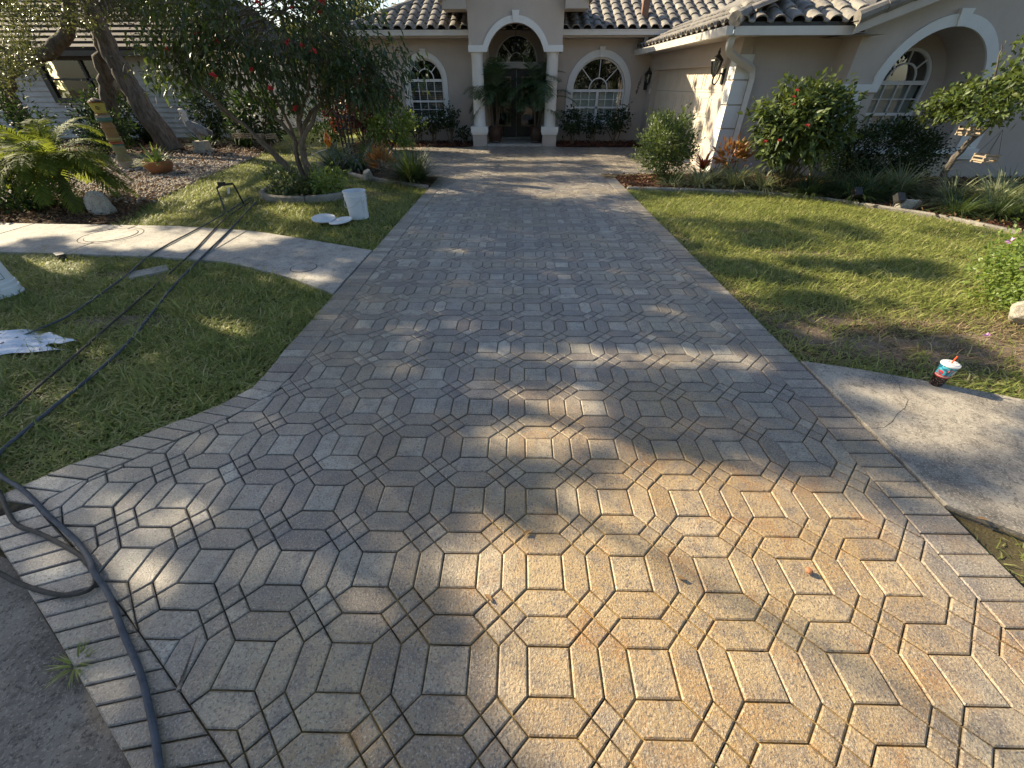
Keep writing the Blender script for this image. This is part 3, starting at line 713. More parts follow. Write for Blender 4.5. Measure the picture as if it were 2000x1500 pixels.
tiles(mroof, (-4.8,EY-.03,EZ), (1,0,0), (0,math.cos(pit),math.sin(pit)), 37, 6, lambda p: p.x > -4.95+(p.y-EY)*1.0-.1 and not (-2.0 < p.x+.1 < 1.6 and p.z > 3.2) and p.x < 6.5)
hp = [V(-4.95+k*.42,EY+k*.42,EZ+.03+k*.42*.42) for k in range(7)]
for a, b in zip(hp[:-1], hp[1:]):
    m = MB(); m.tube([a, b+(b-a)*.12], [.115,.095], 10); m.build('hip_cap_tile', M['tile'], mroof)
for xa, xb in ((-4.95,-1.465),(1.125,4.3)):
    m = MB(); m.box(xa,xb,EY-.06,EY+.05,2.64,2.755); m.box(xa,xb,EY-.075,EY+.05,2.735,2.76); m.build('gutter', M['gutter'], house)
    m = MB(); m.box(xa,xb,EY+.05,YW,2.60,2.645); m.build('soffit', M['soffit'], house)
m = MB(); m.obox((2.52+.95, 14.92+.6, 3.33), (.09,0,0), (0,.09,0), (0,0,.30)); m.build('roof_vent', simple('brown_vent', (.16,.08,.05),(.22,.12,.08)), mroof)

# garage wing: slightly splayed side wall, front wall, projecting gable with alcove
GA, GB = V(3.86,15.5,0), V(4.12,9.9,0)         # garage wall from the main house to the front corner
gd = (GB-GA).normalized(); gn = V(gd.y,-gd.x,0); gn = -gn if gn.x > 0 else gn     # faces the driveway
GL = (GB-GA).length
def pl_g(off): return lambda u, v, d: tuple(GA + gd*u - gn*(d+off) + V(0,0,v))
m = MB(); m.plate([(0,-.05),(GL,-.05),(GL,2.32),(0,2.32)], [[(.55,-.03),(4.95,-.03),(4.95,1.86),(.55,1.86)]], pl_g(0), 0, .22); m.build('garage_wall', M['stucco'], house)
m = MB(); m.plate([(.50,-.04),(5.0,-.04),(5.0,1.9),(.50,1.9)], [], pl_g(.15), 0, .03); gdoor = m.build('garage_door', M['garage'], house)
for r in range(4):
    for c in range(8):
        u0 = .56+c*.548+.05; v0 = .0+r*.465+.06
        m = MB(); m.plate([(u0,v0),(u0+.45,v0),(u0+.45,v0+.34),(u0,v0+.34)], [[(u0+.045,v0+.045),(u0+.405,v0+.045),(u0+.405,v0+.295),(u0+.045,v0+.295)]], pl_g(.138), 0, .011); m.build('door_panel_moulding', M['garage'], gdoor)
for r in range(1, 4):
    m = MB(); m.plate([(.56,r*.465-.004),(4.94,r*.465-.004),(4.94,r*.465+.004),(.56,r*.465+.004)], [], pl_g(.1485), 0, .0012); m.build('section_groove', M['screen'], gdoor)
YG = 9.9; XA = 5.92; YF = 9.35
m = MB(); m.box(4.35,XA,YG,YG+.2,-.05,2.32); m.add([tuple(GB), (4.36,YG,0),(4.36,YG,2.32),(GB.x,GB.y,2.32)], [(0,1,2,3)]); m.build('wing_front_wall', M['stucco'], house)
al = arch_hole(7.45,.90,.50,1.44)
m = MB(); m.plate([(XA,-.05),(12.5,-.05),(12.5,3.3),(9.2,3.6),(XA,2.32)], [al], pl_y(YF), 0, .22); m.box(XA,XA+.2,YF+.22,YG,-.05,2.32); m.build('gable_wall', M['stucco'], house)
WA = dict(cx=7.53, hw=.54, z0=.60, zs=1.56)
m = MB(); m.plate([(6.4,.0),(8.6,.0),(8.6,2.6),(6.4,2.6)], [arch_hole(**WA)], pl_y(10.15), 0, .15)
m.box(6.4,6.552,YF+.22,10.15,.3,2.6); m.box(8.352,8.6,YF+.22,10.15,.3,2.6); m.box(6.4,8.6,YF+.02,10.15,.3,.495)
# barrel soffit of the alcove
pts = arc(7.45,1.44,.903,0,180,20); n0 = len(m.v)
m.add([(u,YF+.2,v) for u, v in pts]+[(u,10.16,v) for u, v in pts], [(i,i+1,22+i,21+i) for i in range(20)]); m.build('alcove', M['stucco'], house)
window(**WA, yw=10.15, casing=0, sill=0, cols=4, blinds=False, fan_r=.5, y_in=.05)
# alcove trim: archivolt with stepped shoulders, band, pilasters, cap
a2 = math.degrees(math.asin(.17/1.06))
m = MB(); m.plate([(6.42,1.42),(6.55,1.42)]+list(reversed(arc(7.45,1.44,.895,0,180,28)))[:]+[(8.345,1.42),(8.48,1.42),(8.48,1.62)]+arc(7.45,1.44,1.06,a2,180-a2,28)+[(6.42,1.62)], [], pl_y(YF-.04), 0, .037)
m.box(XA-.04,6.419,YF-.04,YF-.003,1.42,1.54); m.box(8.481,12,YF-.04,YF-.003,1.42,1.54); m.box(XA-.04,XA-.003,YF-.002,YG,1.42,1.54); m.build('arch_trim', M['stucco_w'], house)
m = MB(); m.plate([(7.39,2.33),(7.51,2.33),(7.56,2.56),(7.34,2.56)], [], pl_y(YF-.075), 0, .07); m.build('keystone', M['stucco_w'], house)
for xa, xb in ((XA+.05,6.33),(8.57,8.95)):
    m = MB(); m.box(xa,xb,YF-.028,YF-.001,.52,1.418); m.build('pilaster', M['stucco_w'], house)
    m = MB(); m.box(xa-.05,xb+.05,YF-.07,YF-.001,.40,.518); m.box(xa-.03,xb+.03,YF-.05,YF-.001,.34,.399); m.build('pilaster_cap', M['stucco_w'], house)
m = MB(); m.box(6.34,8.56,YF-.06,YF+.3,.43,.502); m.build('alcove_sill', M['stucco_w'], house)
# quoins
for i in range(8):
    z0 = .02+i*.40; L = .27
    if z0+.38 > 2.25: break
    m = MB(); m.box(GB.x-.018, GB.x+L, YG-.02, YG+.02, z0, z0+.375)
    p0 = GB; m.obox(GB - gd*(L/2-.02) + gn*.012 + V(0,0,z0+.1875), gd*(L/2), gn*.014, (0,0,.1875)); m.build('quoin', M['stucco_w'], house)
# wing roof
WE = 2.22
EA, EB = V(3.42,15.42,WE), V(3.60,9.18,WE)
ed = (EB-EA).normalized(); en = V(-ed.y,ed.x,0); en = en if en.x > 0 else -en       # upslope in plan
m = MB(); s = .42
m.add([EA+V(0,0,.13),EB+V(0,0,.13),EB+V(3.2,3.2,.13+3.2*s),EA+en*4.5+V(0,0,.13+4.5*s)], [(0,1,2,3)])
m.add([EB+V(0,0,.13),V(5.75,9.18,WE+.13),V(8.0,12.4,WE+.13+3.2*s),EB+V(3.2,3.2,.13+3.2*s)], [(0,1,2,3)])
wroof = m.build('wing_roof', M['tile'], house)
tiles(wroof, EA+V(0,0,.155)-en*.03, ed, V(en.x,en.y,s), 20, 3, lambda p: (p.y-9.18) > (p.x-EB.x)*1.0-.15)
tiles(wroof, EB+V(.0,-.03,.155), (1,0,0), V(0,1,s), 8, 3, lambda p: (p.x-EB.x) > (p.y-9.18)*1.0-.15 and p.x < 5.75+p.y*.0+(p.y-9.1)*.8)
for k2 in range(5):
    a = EB+V(.36*k2,.36*k2,.2+.36*k2*s); b = a+V(.40,.40,.40*s); m = MB(); m.tube([a-V(.02,.02,0),b],[.115,.10],10); m.build('hip_cap_tile', M['tile'], wroof)
m = MB()
m.add([EA-en*.0,EB,EB+V(0,0,.12),EA+V(0,0,.12), EA-en*.11,EB-en*.11,EB-en*.13+V(0,0,.12),EA-en*.13+V(0,0,.12)], [(0,1,2,3),(4,7,6,5),(0,4,5,1),(3,2,6,7),(1,5,6,2),(0,3,7,4)]); m.build('gutter', M['gutter'], house)
m = MB(); m.add([EA+V(0,0,.02),EB+V(0,0,.02),V(GB.x,9.18,WE+.02),V(GB.x,9.88,WE+.02),V(GA.x,15.5,WE+.02)], [(0,1,2,3,4)]); m.box(GB.x,XA,9.2,9.9,WE+.018,WE+.03); m.build('soffit', M['soffit'], house)
m = MB(); m.box(3.62,5.62,9.16,9.20,WE-.005,WE+.115); m.build('fascia', M['gutter'], house)
m = MB(); m.box(3.62,5.62,9.175,9.198,WE+.116,WE+.17); m.build('drip_edge', M['iron'], house)
# gable rake over the projecting bay
r0, r1 = V(5.52,8.98,WE+.16), V(9.2,8.98,WE+.16+3.68*.36)
m = MB(); d = (r1-r0)
m.add([r0-V(0,0,.02),r1-V(0,0,.02),r1-V(0,0,.20),r0-V(0,0,.17), r0+V(0,.03,-.02),r1+V(0,.03,-.02),r1+V(0,.03,-.20),r0+V(0,.03,-.17)], [(0,1,2,3),(7,6,5,4),(0,4,5,1),(3,2,6,7),(0,3,7,4),(1,5,6,2)])
m.add([r0+V(0,.03,-.03),r1+V(0,.03,-.03),r1+V(0,.4,-.03),r0+V(0,.4,-.03)], [(0,1,2,3)])
m.add([r0+V(0,.031,-.168),r0+V(.55,.031,-.168),r0+V(.55,.9,-.168),r0+V(0,.9,-.168)], [(0,1,2,3)])
m.build('rake_fascia', M['soffit'], house)
m = MB(); m.add([r0+V(-.03,-.02,0),r1+V(0,-.02,0),r1+V(0,3.5,0),r0+V(-.03,3.5,0)], [(0,1,2,3)]); m.build('gable_roof', M['tile'], house)
u = d.normalized()
for k2 in range(9):
    a = r0+u*(k2*.41)+V(0,.02,.05); m = MB(); m.tube([a-u*.03, a+u*.42],[.10,.088],10); m.build('rake_cap_tile', M['tile'], house)
# downspouts
m = MB(); P = smooth_path([V(3.66,9.32,WE+.01),V(3.66,9.34,WE-.10),V(3.72,9.45,WE-.20),V(4.05,9.68,WE-.32),V(4.36,9.80,WE-.44),V(4.43,9.815,WE-.60)],5)+[V(4.43,9.815,.1)]
m.tube(P, .068, 4); m.build('downspout', M['gutter'], house)
m = MB(); m.tube([V(3.52,15.0,2.66),V(3.50,15.05,2.45),V(3.47,15.2,2.36)], .05, 4); m.tube([V(3.46,15.22,2.38),V(3.46,15.22,2.28)], .075, 4); m.build('downspout', M['gutter'], house)
# house number, door bell box, outlet
def glyph(ch, p, size, rot):
    cu = bpy.data.curves.new('digit','FONT'); cu.body = ch; cu.size = size; cu.extrude = .006; cu.shear = .35
    t = bpy.data.objects.new('digit', cu); me = bpy.data.meshes.new_from_object(t); bpy.data.objects.remove(t)
    me.materials.clear(); me.materials.append(M['iron'])
    o = bpy.data.objects.new('house_number_digit', me); COL.objects.link(o); o.parent = house; WL[o.name] = WL[house.name].copy()
    o.location = Vector(p)-WL[house.name]; o.rotation_euler = (R(90),rot,0)
for ch, x, z in (('1',3.60,1.62),('0',3.575,1.51),('5',3.55,1.40),('9',3.525,1.29)): glyph(ch, (x,YW-.012,z), .135, -.25)
m = MB(); m.box(1.19,1.26,YW-.03,YW+.01,.50,.63); m.build('outlet_cover', M['gutter'], house)
m = MB(); m.obox(GA+gd*.40+gn*.012+V(0,0,1.38), gd*.035, gn*.014, (0,0,.07)); m.build('keypad', M['gutter'], house)

# wall lanterns
def lantern(base, out, label):
    root = empty('wall_lantern', base, label, 'lantern', 'wall lanterns by the garage'); b, o = Vector(base), Vector(out).normalized(); sd = V(-o.y,o.x,0)
    m = MB(); m.obox(b+o*.012, sd*.045, o*.012, (0,0,.13)); m.build('backplate', M['iron'], root)
    c = b+o*.20+V(0,0,.11)
    m = MB(); m.tube(smooth_path([b+o*.02+V(0,0,.02),b+o*.07+V(0,0,.05),b+o*.09+V(0,0,-.04),b+o*.14+V(0,0,-.13),b+o*.20+V(0,0,-.10),b+o*.205+V(0,0,-.02)],6), .013, 7); m.build('arm', M['iron'], root, smooth=True)
    m = MB(); m.lathe([(.012,-.13),(.035,-.11),(.05,-.075)], c, 6); m.build('finial', M['iron'], root)
    m = MB(); m.lathe([(.125,.135),(.118,.155),(.06,.21),(.03,.235),(.022,.26),(.032,.275),(.012,.30),(.004,.34)], c, 8); m.build('cap', M['iron'], root)
    m = MB()
    for k3 in range(6):
        t = k3*math.pi/3; e = V(math.cos(t),math.sin(t),0); m.tube([c+e*.05+V(0,0,-.08),c+e*.08+V(0,0,.0),c+e*.11+V(0,0,.14)], .008, 5)
    m.build('cage', M['iron'], root)
    m = MB(); m.lathe([(.045,-.075),(.072,0),(.10,.135)], c, 12, closed=True); m.build('glass_shade', M['glass'], root)
    m = MB(); m.lathe([(.012,-.07),(.012,.02),(.016,.04),(.004,.075)], c, 8); m.build('candle', M['white'], root)
lantern((3.80,15.49,1.53), (0,-1,0), 'black wall lantern beside the house number on the front wall')
lantern(tuple(GB-gd*.48+V(0,0,1.67)+gn*.002), tuple(gn), 'black wall lantern on the garage corner beside the downspout')
# ------------------------------------------------------------------ foliage builders
def np_mesh(name, vs, fs, mat, parent=None, base=None):
    b = WL[parent.name] if parent is not None else (Vector(base) if base is not None else Vector((0,0,0)))
    vs = np.asarray(vs, np.float32).reshape(-1,3) - np.array(b, np.float32); fs = np.asarray(fs, np.int32)
    k = fs.shape[1]; me = bpy.data.meshes.new(name)
    me.vertices.add(len(vs)); me.vertices.foreach_set('co', vs.ravel())
    me.loops.add(fs.size); me.loops.foreach_set('vertex_index', fs.ravel())
    me.polygons.add(len(fs)); me.polygons.foreach_set('loop_start', np.arange(0, fs.size, k, dtype=np.int32))
    me.materials.append(mat); me.update(calc_edges=True); me.validate()
    return link_mesh(name, me, parent, base)
def unit(a): return a/np.maximum(1e-9, np.linalg.norm(a, axis=-1, keepdims=True))
def rdir(n): return unit(rng.normal(size=(n,3)))
def leaf_arrays(P, D, N, L, W, droop=.12, fold=.18):
    n = len(P); D = unit(D); Sd = unit(np.cross(D, N)); Nn = np.cross(Sd, D)
    L = np.broadcast_to(L,(n,))[:,None]; W = np.broadcast_to(W,(n,))[:,None]
    z = np.array([[0,0,1.0]])
    v0 = P; v1 = P + D*L*.42 + Sd*W*.5 + Nn*W*fold; v2 = P + D*L - z*L*droop; v3 = P + D*L*.42 - Sd*W*.5 + Nn*W*fold; vm = P + D*L*.48
    vs = np.stack([v0,v1,v2,v3,vm],1).reshape(-1,3); i = np.arange(n)[:,None]*5
    fs = np.concatenate([i+[0,4,1], i+[1,4,2], i+[0,3,4], i+[3,2,4]],0) if False else np.concatenate([i+np.array([[0,1,4]]), i+np.array([[1,2,4]]), i+np.array([[0,4,3]]), i+np.array([[4,2,3]])],0)
    return vs, fs
def leaves(name, P, D, N, L, W, mat, parent=None, base=None, droop=.12):
    vs, fs = leaf_arrays(P, D, N, L, W, droop); return np_mesh(name, vs, fs, mat, parent, base)
def blades_arrays(P, D, L, W, bend, segs=3):
    # ribbons: rise along D, bend towards horizontal part of D and down
    n = len(P); H = D.copy(); H[:,2] = 0; H = unit(H); Sd = np.stack([-H[:,1],H[:,0],np.zeros(n)],1)
    L = np.broadcast_to(L,(n,))[:,None]; W = np.broadcast_to(W,(n,))[:,None]; bend = np.broadcast_to(bend,(n,))[:,None]
    rows = []; p = P.copy(); d = unit(D)
    for s in range(segs+1):
        t = s/segs; w = W*(1-t**1.6)*.5 + W*.03
        rows.append(p + Sd*w); rows.append(p - Sd*w)
        d = unit(d + (H*.5 - np.array([[0,0,1.0]]))*bend/segs); p = p + d*L/segs
    vs = np.stack(rows,1); m = vs.shape[1]; i = np.arange(n)[:,None]*m
    fs = np.concatenate([i+np.array([[2*s,2*s+1,2*s+3,2*s+2]]) for s in range(segs)],0)
    return vs.reshape(-1,3), fs
def clumped(c, rad, ncl, npc, spread, shell=.55, zmin=None):
    # clump centres towards the shell of an ellipsoid, points around each of them
    c = np.array(c); rad = np.array(rad)
    d = rdir(ncl); r = (shell + (1-shell)*rng.random(ncl)**.7)[:,None]
    C = c + d*r*rad*(1+.12*rng.normal(size=(ncl,1)))
    P = np.repeat(C, npc, 0) + rng.normal(size=(ncl*npc,3))*spread
    O = unit((P-c)/rad)
    return P, O, C
def shrub(name, base, label, cat, c, rad, ncl, npc, L, W, mat, spread=.07, group=None, stems=7, droop=.15, up=.35, stem_mat=None, sr=.011, shell=.5):
    root = empty(name, base, label, cat, group); c = Vector(base)+Vector(c)
    P, O, C = clumped(c, rad, ncl, npc, spread, shell); P[:,2] = np.maximum(P[:,2], base[2]+.03)
    n = len(P); D = unit(O*.7 + rdir(n)*.8 + np.array([[0,0,up]])); N = unit(O + rdir(n)*.5 + np.array([[0,0,.8]]))
    leaves('foliage', P, D, N, L*(.7+.6*rng.random(n)), W*(.75+.5*rng.random(n)), mat, root, droop=droop)
    m = MB()
    for i in range(stems):
        t = C[rng.integers(len(C))]; b = Vector(base)+V(random.gauss(0,.05),random.gauss(0,.05),-.02); t = Vector(t); mid = b.lerp(t,.5)+V(random.gauss(0,.04),random.gauss(0,.04),.08)
        m.tube([b, mid, t], [sr, sr*.75, sr*.35], 5)
    m.build('stems', stem_mat or M['stem'], root); return root
def strap_clump(name, base, label, cat, n, L, W, mat, spread=.08, tilt=(.25,1.1), bend=1.3, group=None, segs=5, parent=None):
    b = np.array(base); a = rng.random(n)*2*np.pi; th = tilt[0]+(tilt[1]-tilt[0])*rng.random(n)
    D = np.stack([np.cos(a)*np.sin(th), np.sin(a)*np.sin(th), np.cos(th)],1); P = b + np.stack([np.cos(a),np.sin(a),a*0],1)*(rng.random(n)**.5*spread)[:,None]
    vs, fs = blades_arrays(P, D, L*(.6+.55*rng.random(n)), W*(.7+.5*rng.random(n)), bend*(.6+.8*rng.random(n)), segs)
    vs[:,2] = np.maximum(vs[:,2], base[2]+.004)
    if parent is not None: return np_mesh('blades', vs, fs, mat, parent)
    o = np_mesh(name, vs, fs, mat, None, base); return tag(o, label, cat, group)
def frond(root, p0, az, el, L, nl, leafL, mat, curve=1.0, name='frond', w=.012, rad=.008, vee=.5):
    # one pinnate palm frond as one mesh: arching rachis with leaflets
    pts = []; d = V(math.cos(az)*math.cos(el), math.sin(az)*math.cos(el), math.sin(el)); p = Vector(p0); n = 12
    hz = V(math.cos(az), math.sin(az), 0)
    for i in range(n+1):
        pts.append(p.copy()); d = (d - V(0,0,1)*curve*.16*(.4+i/n)).normalized(); p = p + d*(L/n)
    Pn = np.array([list(q) for q in pts]); t = np.repeat(np.linspace(.14,.99,nl),2); side = np.tile([1,-1],nl)
    x = t*n; i0 = np.minimum(x.astype(int), n-1); f = (x-i0)[:,None]; B = Pn[i0]*(1-f)+Pn[i0+1]*f; Tn = unit(Pn[np.minimum(i0+1,n)]-Pn[i0])
    sd = np.array([-math.sin(az), math.cos(az), 0]); up = unit(np.cross(Tn, np.tile(sd,(len(Tn),1))))*-1
    up = np.where(up[:,2:3] < 0, -up, up)
    D = unit(Tn*.75 + sd[None]*side[:,None]*1.0 + up*vee*.5 + rng.normal(size=Tn.shape)*.06)
    ll = leafL*np.sin(np.pi*(.18+.78*t))**.8*(.85+.3*rng.random(len(t)))
    Hh = D.copy(); vs, fs = blades_arrays2(B, D, up, ll, w, .55)
    m = MB(); m.tube(pts, [rad*(1-.8*i/n) for i in range(n+1)], 5); nv = len(vs)
    v2 = np.concatenate([vs, np.array([tuple(q) for q in m.v])]); 
    b = WL[root.name]; me = bpy.data.meshes.new(name)
    me.from_pydata([tuple(q) for q in (v2-np.array(b))], [], [tuple(int(j) for j in q) for q in fs]+[tuple(j+nv for j in q) for q in m.f])
    me.materials.append(mat); me.update(); return link_mesh(name, me, root)
def blades_arrays2(P, D, U, L, W, droop):
    n = len(P); Sd = unit(np.cross(D,U)); L = L[:,None]; rows = []
    z = np.array([[0,0,1.0]])
    for t, w in ((0,.5),(.4,1.0),(.75,.7),(1,.05)):
        c = P + D*L*t - z*L*droop*t*t*.6; rows += [c+Sd*W*w*.5, c-Sd*W*w*.5]
    vs = np.stack(rows,1); i = np.arange(n)[:,None]*8
    return vs.reshape(-1,3), np.concatenate([i+np.array([[2*s,2*s+1,2*s+3,2*s+2]]) for s in range(3)],0)
def flower_mesh(mat, r=.035, n=14):
    d = rdir(n); d[:,2] = np.abs(d[:,2])*.8; P = d*r*.3; vs, fs = leaf_arrays(P, unit(d), unit(rdir(n)+[[0,0,1.0]]), r*1.1, r*.8, 0)
    me = bpy.data.meshes.new('flower'); me.from_pydata([tuple(q) for q in vs], [], [tuple(int(j) for j in q) for q in fs]); me.materials.append(mat); me.update(); return me
def put_flowers(root, pts, me, name='flower', sc=(.8,1.25)):
    for p in pts:
        o = bpy.data.objects.new(name, me); COL.objects.link(o); o.parent = root; o.location = Vector(p)-WL[root.name]
        o.scale = (random.uniform(*sc),)*3; o.rotation_euler = (random.gauss(0,.5),random.gauss(0,.5),random.uniform(0,6.28))

# ------------------------------------------------------------------ grass, mulch, gravel
def scatter(poly, dens, mask=None):
    xs = [p[0] for p in poly]; ys = [p[1] for p in poly]; x0, x1, y0, y1 = min(xs), max(xs), min(ys), max(ys)
    n = int((x1-x0)*(y1-y0)*dens); X = x0+(x1-x0)*rng.random(n); Y = y0+(y1-y0)*rng.random(n); k = inpoly(poly, X, Y)
    X, Y = X[k], Y[k]
    if mask is not None:
        k = rng.random(len(X)) < mask(X, Y); X, Y = X[k], Y[k]
    return X, Y
def vn(X, Y, s, seed=0):                       # cheap smooth noise 0..1
    return .5+.25*(np.sin(X*s*1.7+seed)*np.cos(Y*s*1.3-seed*2)+np.sin((X+Y)*s*2.3+seed*3)*np.cos((X-Y)*s*1.9+seed))
def visible(X, Y, pad=120):
    q = np.stack([X, Y, np.zeros_like(X)],1) - np.array([0,0,1.55]); Rm = np.array(fwv)
    d = q @ Rm; z = -d[:,2]; u = 1000+789.75*d[:,0]/np.maximum(z,.01); v = 750-789.75*d[:,1]/np.maximum(z,.01)
    return (z > .05) & (u > -pad) & (u < 2000+pad) & (v < 1500+pad)
def grass(name, polys, dens, L, W, mask, mat, label, z=-.03, tilt=.75):
    VS, FS, off = [], [], 0
    for poly in polys:
        X, Y = scatter(poly, dens, mask); k = visible(X, Y, 650); X, Y = X[k], Y[k]; n = len(X)
        if not n: continue
        a = rng.random(n)*2*np.pi; th = np.abs(rng.normal(size=n))*tilt*.55+.12; th = np.minimum(th,1.35)
        D = np.stack([np.cos(a)*np.sin(th), np.sin(a)*np.sin(th), np.cos(th)],1)
        lush = .55+.9*vn(X,Y,3.1,1.3)
        vs, fs = blades_arrays(np.stack([X,Y,np.full(n,z)],1), D, L*(.55+.75*rng.random(n))*lush, W*(.7+.6*rng.random(n)), .7+.9*rng.random(n), 2)
        VS.append(vs); FS.append(fs+off); off += len(vs)
    o = np_mesh(name, np.concatenate(VS), np.concatenate(FS), mat); return tag(o, label, 'grass', None, 'stuff')
lawnA = [(-1.725,3.43),(-1.725,2.3),(-1.715,2.05),(-1.84,1.85),(-2.05,1.65),(-2.30,1.38),(-2.50,1.13),(-3.0,1.15),(-4.5,1.5),(-8,2.2),(-8,4.62),(-6.0,4.52),(-5.1,4.46),(-4.1,4.39),(-3.13,4.22),(-2.33,3.83)]
lawnB = [(-1.725,4.70),(-2.49,5.02),(-3.48,5.43),(-4.65,5.64),(-5.6,5.71),(-5.88,6.5),(-6.18,7.4),(-6.63,9.6),(-7.13,12.4),(-8.4,16.4),(-9.6,24),(-5.4,24),(-5.3,14.0),(-4.65,12.0),(-3.95,10.2),(-3.55,9.4),(-2.62,8.68),(-1.725,8.18)]
lawnC = [(1.975,2.42),(2.22,2.35),(2.5,2.25),(3.09,2.01),(4.5,1.32),(7,-.2),(12,-1),(12,3),(8.5,3.35),(6.85,4.6),(6.4,5.45),(6.1,6.1),(5.8,6.46),(5.46,6.82),(5.1,7.2),(4.72,7.48),(4.15,7.72),(3.5,7.87),(2.6,8.02),(1.975,8.08)]
def grow(poly, d=.03): return [tuple(p) for p in inset(ccw(poly), -d)]
lawnA, lawnB, lawnC = grow(lawnA), grow(lawnB), grow(lawnC)
verge = [(1.98,1.10),(2.08,1.06),(2.18,.98),(2.7,.66),(3.9,.05),(3.9,-1.2),(1.98,-.6)]
def bald(X, Y):
    b = np.zeros_like(X)
    for cx, cy, rx, ry, s in ((2.95,2.72,1.2,.48,.84),(2.75,2.62,.55,.20,.95),(3.35,2.55,.7,.26,.9),(2.25,2.85,.32,.4,.75),(3.9,2.9,.6,.35,.85),(2.6,3.05,.8,.14,.7),(3.2,4.7,.5,.10,.6),(3.0,5.6,.5,.09,.5),(2.05,3.4,.10,.8,.6),(2.05,5.0,.09,1.2,.55),(3.7,2.35,.4,.15,.7),(2.7,6.4,.4,.08,.4)):
        b = np.maximum(b, s*np.exp(-(((X-cx)/rx)**2+((Y-cy)/ry)**2)**1.4))
    return b
def maskC(X, Y): return np.clip(1.12-bald(X,Y)*(1.0+.5*vn(X,Y,7,2)) - .22*(vn(X,Y,5,4) > .62),.03,1)
def maskA(X, Y):
    b = np.zeros_like(X)
    for cx, cy, rx, ry, s in ((-3.25,2.95,.5,.16,.9),(-3.9,3.95,.45,.18,.85),(-2.95,2.35,.22,.10,.6),(-3.7,2.5,.5,.17,.9),(-2.6,3.3,.2,.1,.5),(-4.2,4.32,.9,.07,.7)):
        b = np.maximum(b, s*np.exp(-(((X-cx)/rx)**2+((Y-cy)/ry)**2)**1.3))
    return np.clip(1.1-b,.05,1)
def maskB(X, Y):
    r = ((X-TR[0])/.80)**2+((Y-TR[1])/.68)**2; e = np.exp(-(((X+2.75)/.55)**2+((Y-7.75)/.35)**2)**1.3)
    return np.where(r < 1.1, 0, np.clip(1.05-.7*e,.05,1))*np.where(Y > 11, .35, 1)
grass('lawn_grass', [lawnA], 6500, .088, .0078, maskA, M['grass'], 'coarse green grass on the near left lawn')
grass('lawn_grass', [lawnB], 3200, .095, .0090, maskB, M['grass'], 'coarse green grass around the flowering tree')
grass('lawn_grass', [lawnC], 4200, .095, .0082, maskC, M['grass'], 'coarse green grass on the right lawn')
grass('tall_grass', [lawnA, lawnB, lawnC], 420, .155, .0085, lambda X, Y: np.clip(vn(X,Y,4.2,3)*1.6-.55,0,1)*np.where(Y < 4.6, np.where(X < 0, maskA(X,Y), maskC(X,Y)), np.where(X < 0, maskB(X,Y), 1)), M['grass'], 'longer ragged grass blades standing out of the lawns', tilt=1.1)
grass('dead_grass', [lawnC], 2600, .08, .005, lambda X, Y: np.clip(bald(X,Y)*1.3+.22,0,1)*np.where(Y < 4,1,.7), M['straw'], 'dry straw coloured grass in the worn right lawn', tilt=1.6)
grass('dead_grass', [lawnA, lawnB], 900, .06, .004, lambda X, Y: .25+.9*(1-np.where(Y < 4.7, maskA(X,Y), np.maximum(maskB(X,Y),.3))), M['straw'], 'dry straw coloured grass in the left lawns', tilt=1.6)
grass('verge_grass', [verge], 1400, .06, .005, lambda X, Y: np.clip(.25+.6*vn(X,Y,9,1),0,1), M['grass'], 'sparse grass on the verge below the right walk')
def chips(name, poly, dens, L, W, mat, label, cat, mask=None, z0=-.006, zr=.02, tilt=.5):
    X, Y = scatter(poly, dens, mask); k = visible(X, Y, 400); X, Y = X[k], Y[k]; n = len(X)
    D = unit(np.stack([rng.normal(size=n), rng.normal(size=n), rng.normal(size=n)*tilt*.5],1)); N = unit(rng.normal(size=(n,3))*tilt+np.array([[0,0,1.0]]))
    o = leaves(name, np.stack([X,Y,z0+rng.random(n)*zr],1), D, N, L*(.5+rng.random(n)), W*(.6+.8*rng.random(n)), mat, droop=0); return tag(o, label, cat, None, 'stuff')
bedRp = bedR_edge+[(14,3.4),(14,10.6),(4.1,9.9),(4.0,9.7),(2.1,9.5),(1.97,9.2)]
chips('mulch_chips', bedRp, 1100, .055, .02, M['chip'], 'reddish brown mulch chips in the right bed', 'mulch')
chips('mulch_chips', [(1.14,14.22),(3.78,14.22),(3.8,15.48),(1.14,15.48)], 900, .06, .03, M['chip'], 'red mulch under the right front window', 'mulch', None, .005, .06, .9)
chips('mulch_chips', [(-4.35,13.98),(-3.0,14.2),(-1.5,14.24),(-1.5,15.48),(-5.3,15.48),(-5.3,14.0)], 900, .06, .03, M['chip'], 'red mulch under the left front window', 'mulch', None, .005, .06, .9)
chips('mulch_chips', bedL2, 1100, .055, .022, M['chip'], 'reddish mulch in the bed at the left driveway corner', 'mulch')
chips('fallen_leaves', bedRp, 90, .09, .045, M['litter'], 'dry fallen leaves on the right bed', 'leaf litter', None, .0, .03, .9)
chips('fallen_leaves', gravel, 60, .08, .04, M['litter'], 'dry fallen leaves on the gravel bed', 'leaf litter', None, .0, .03, .9)
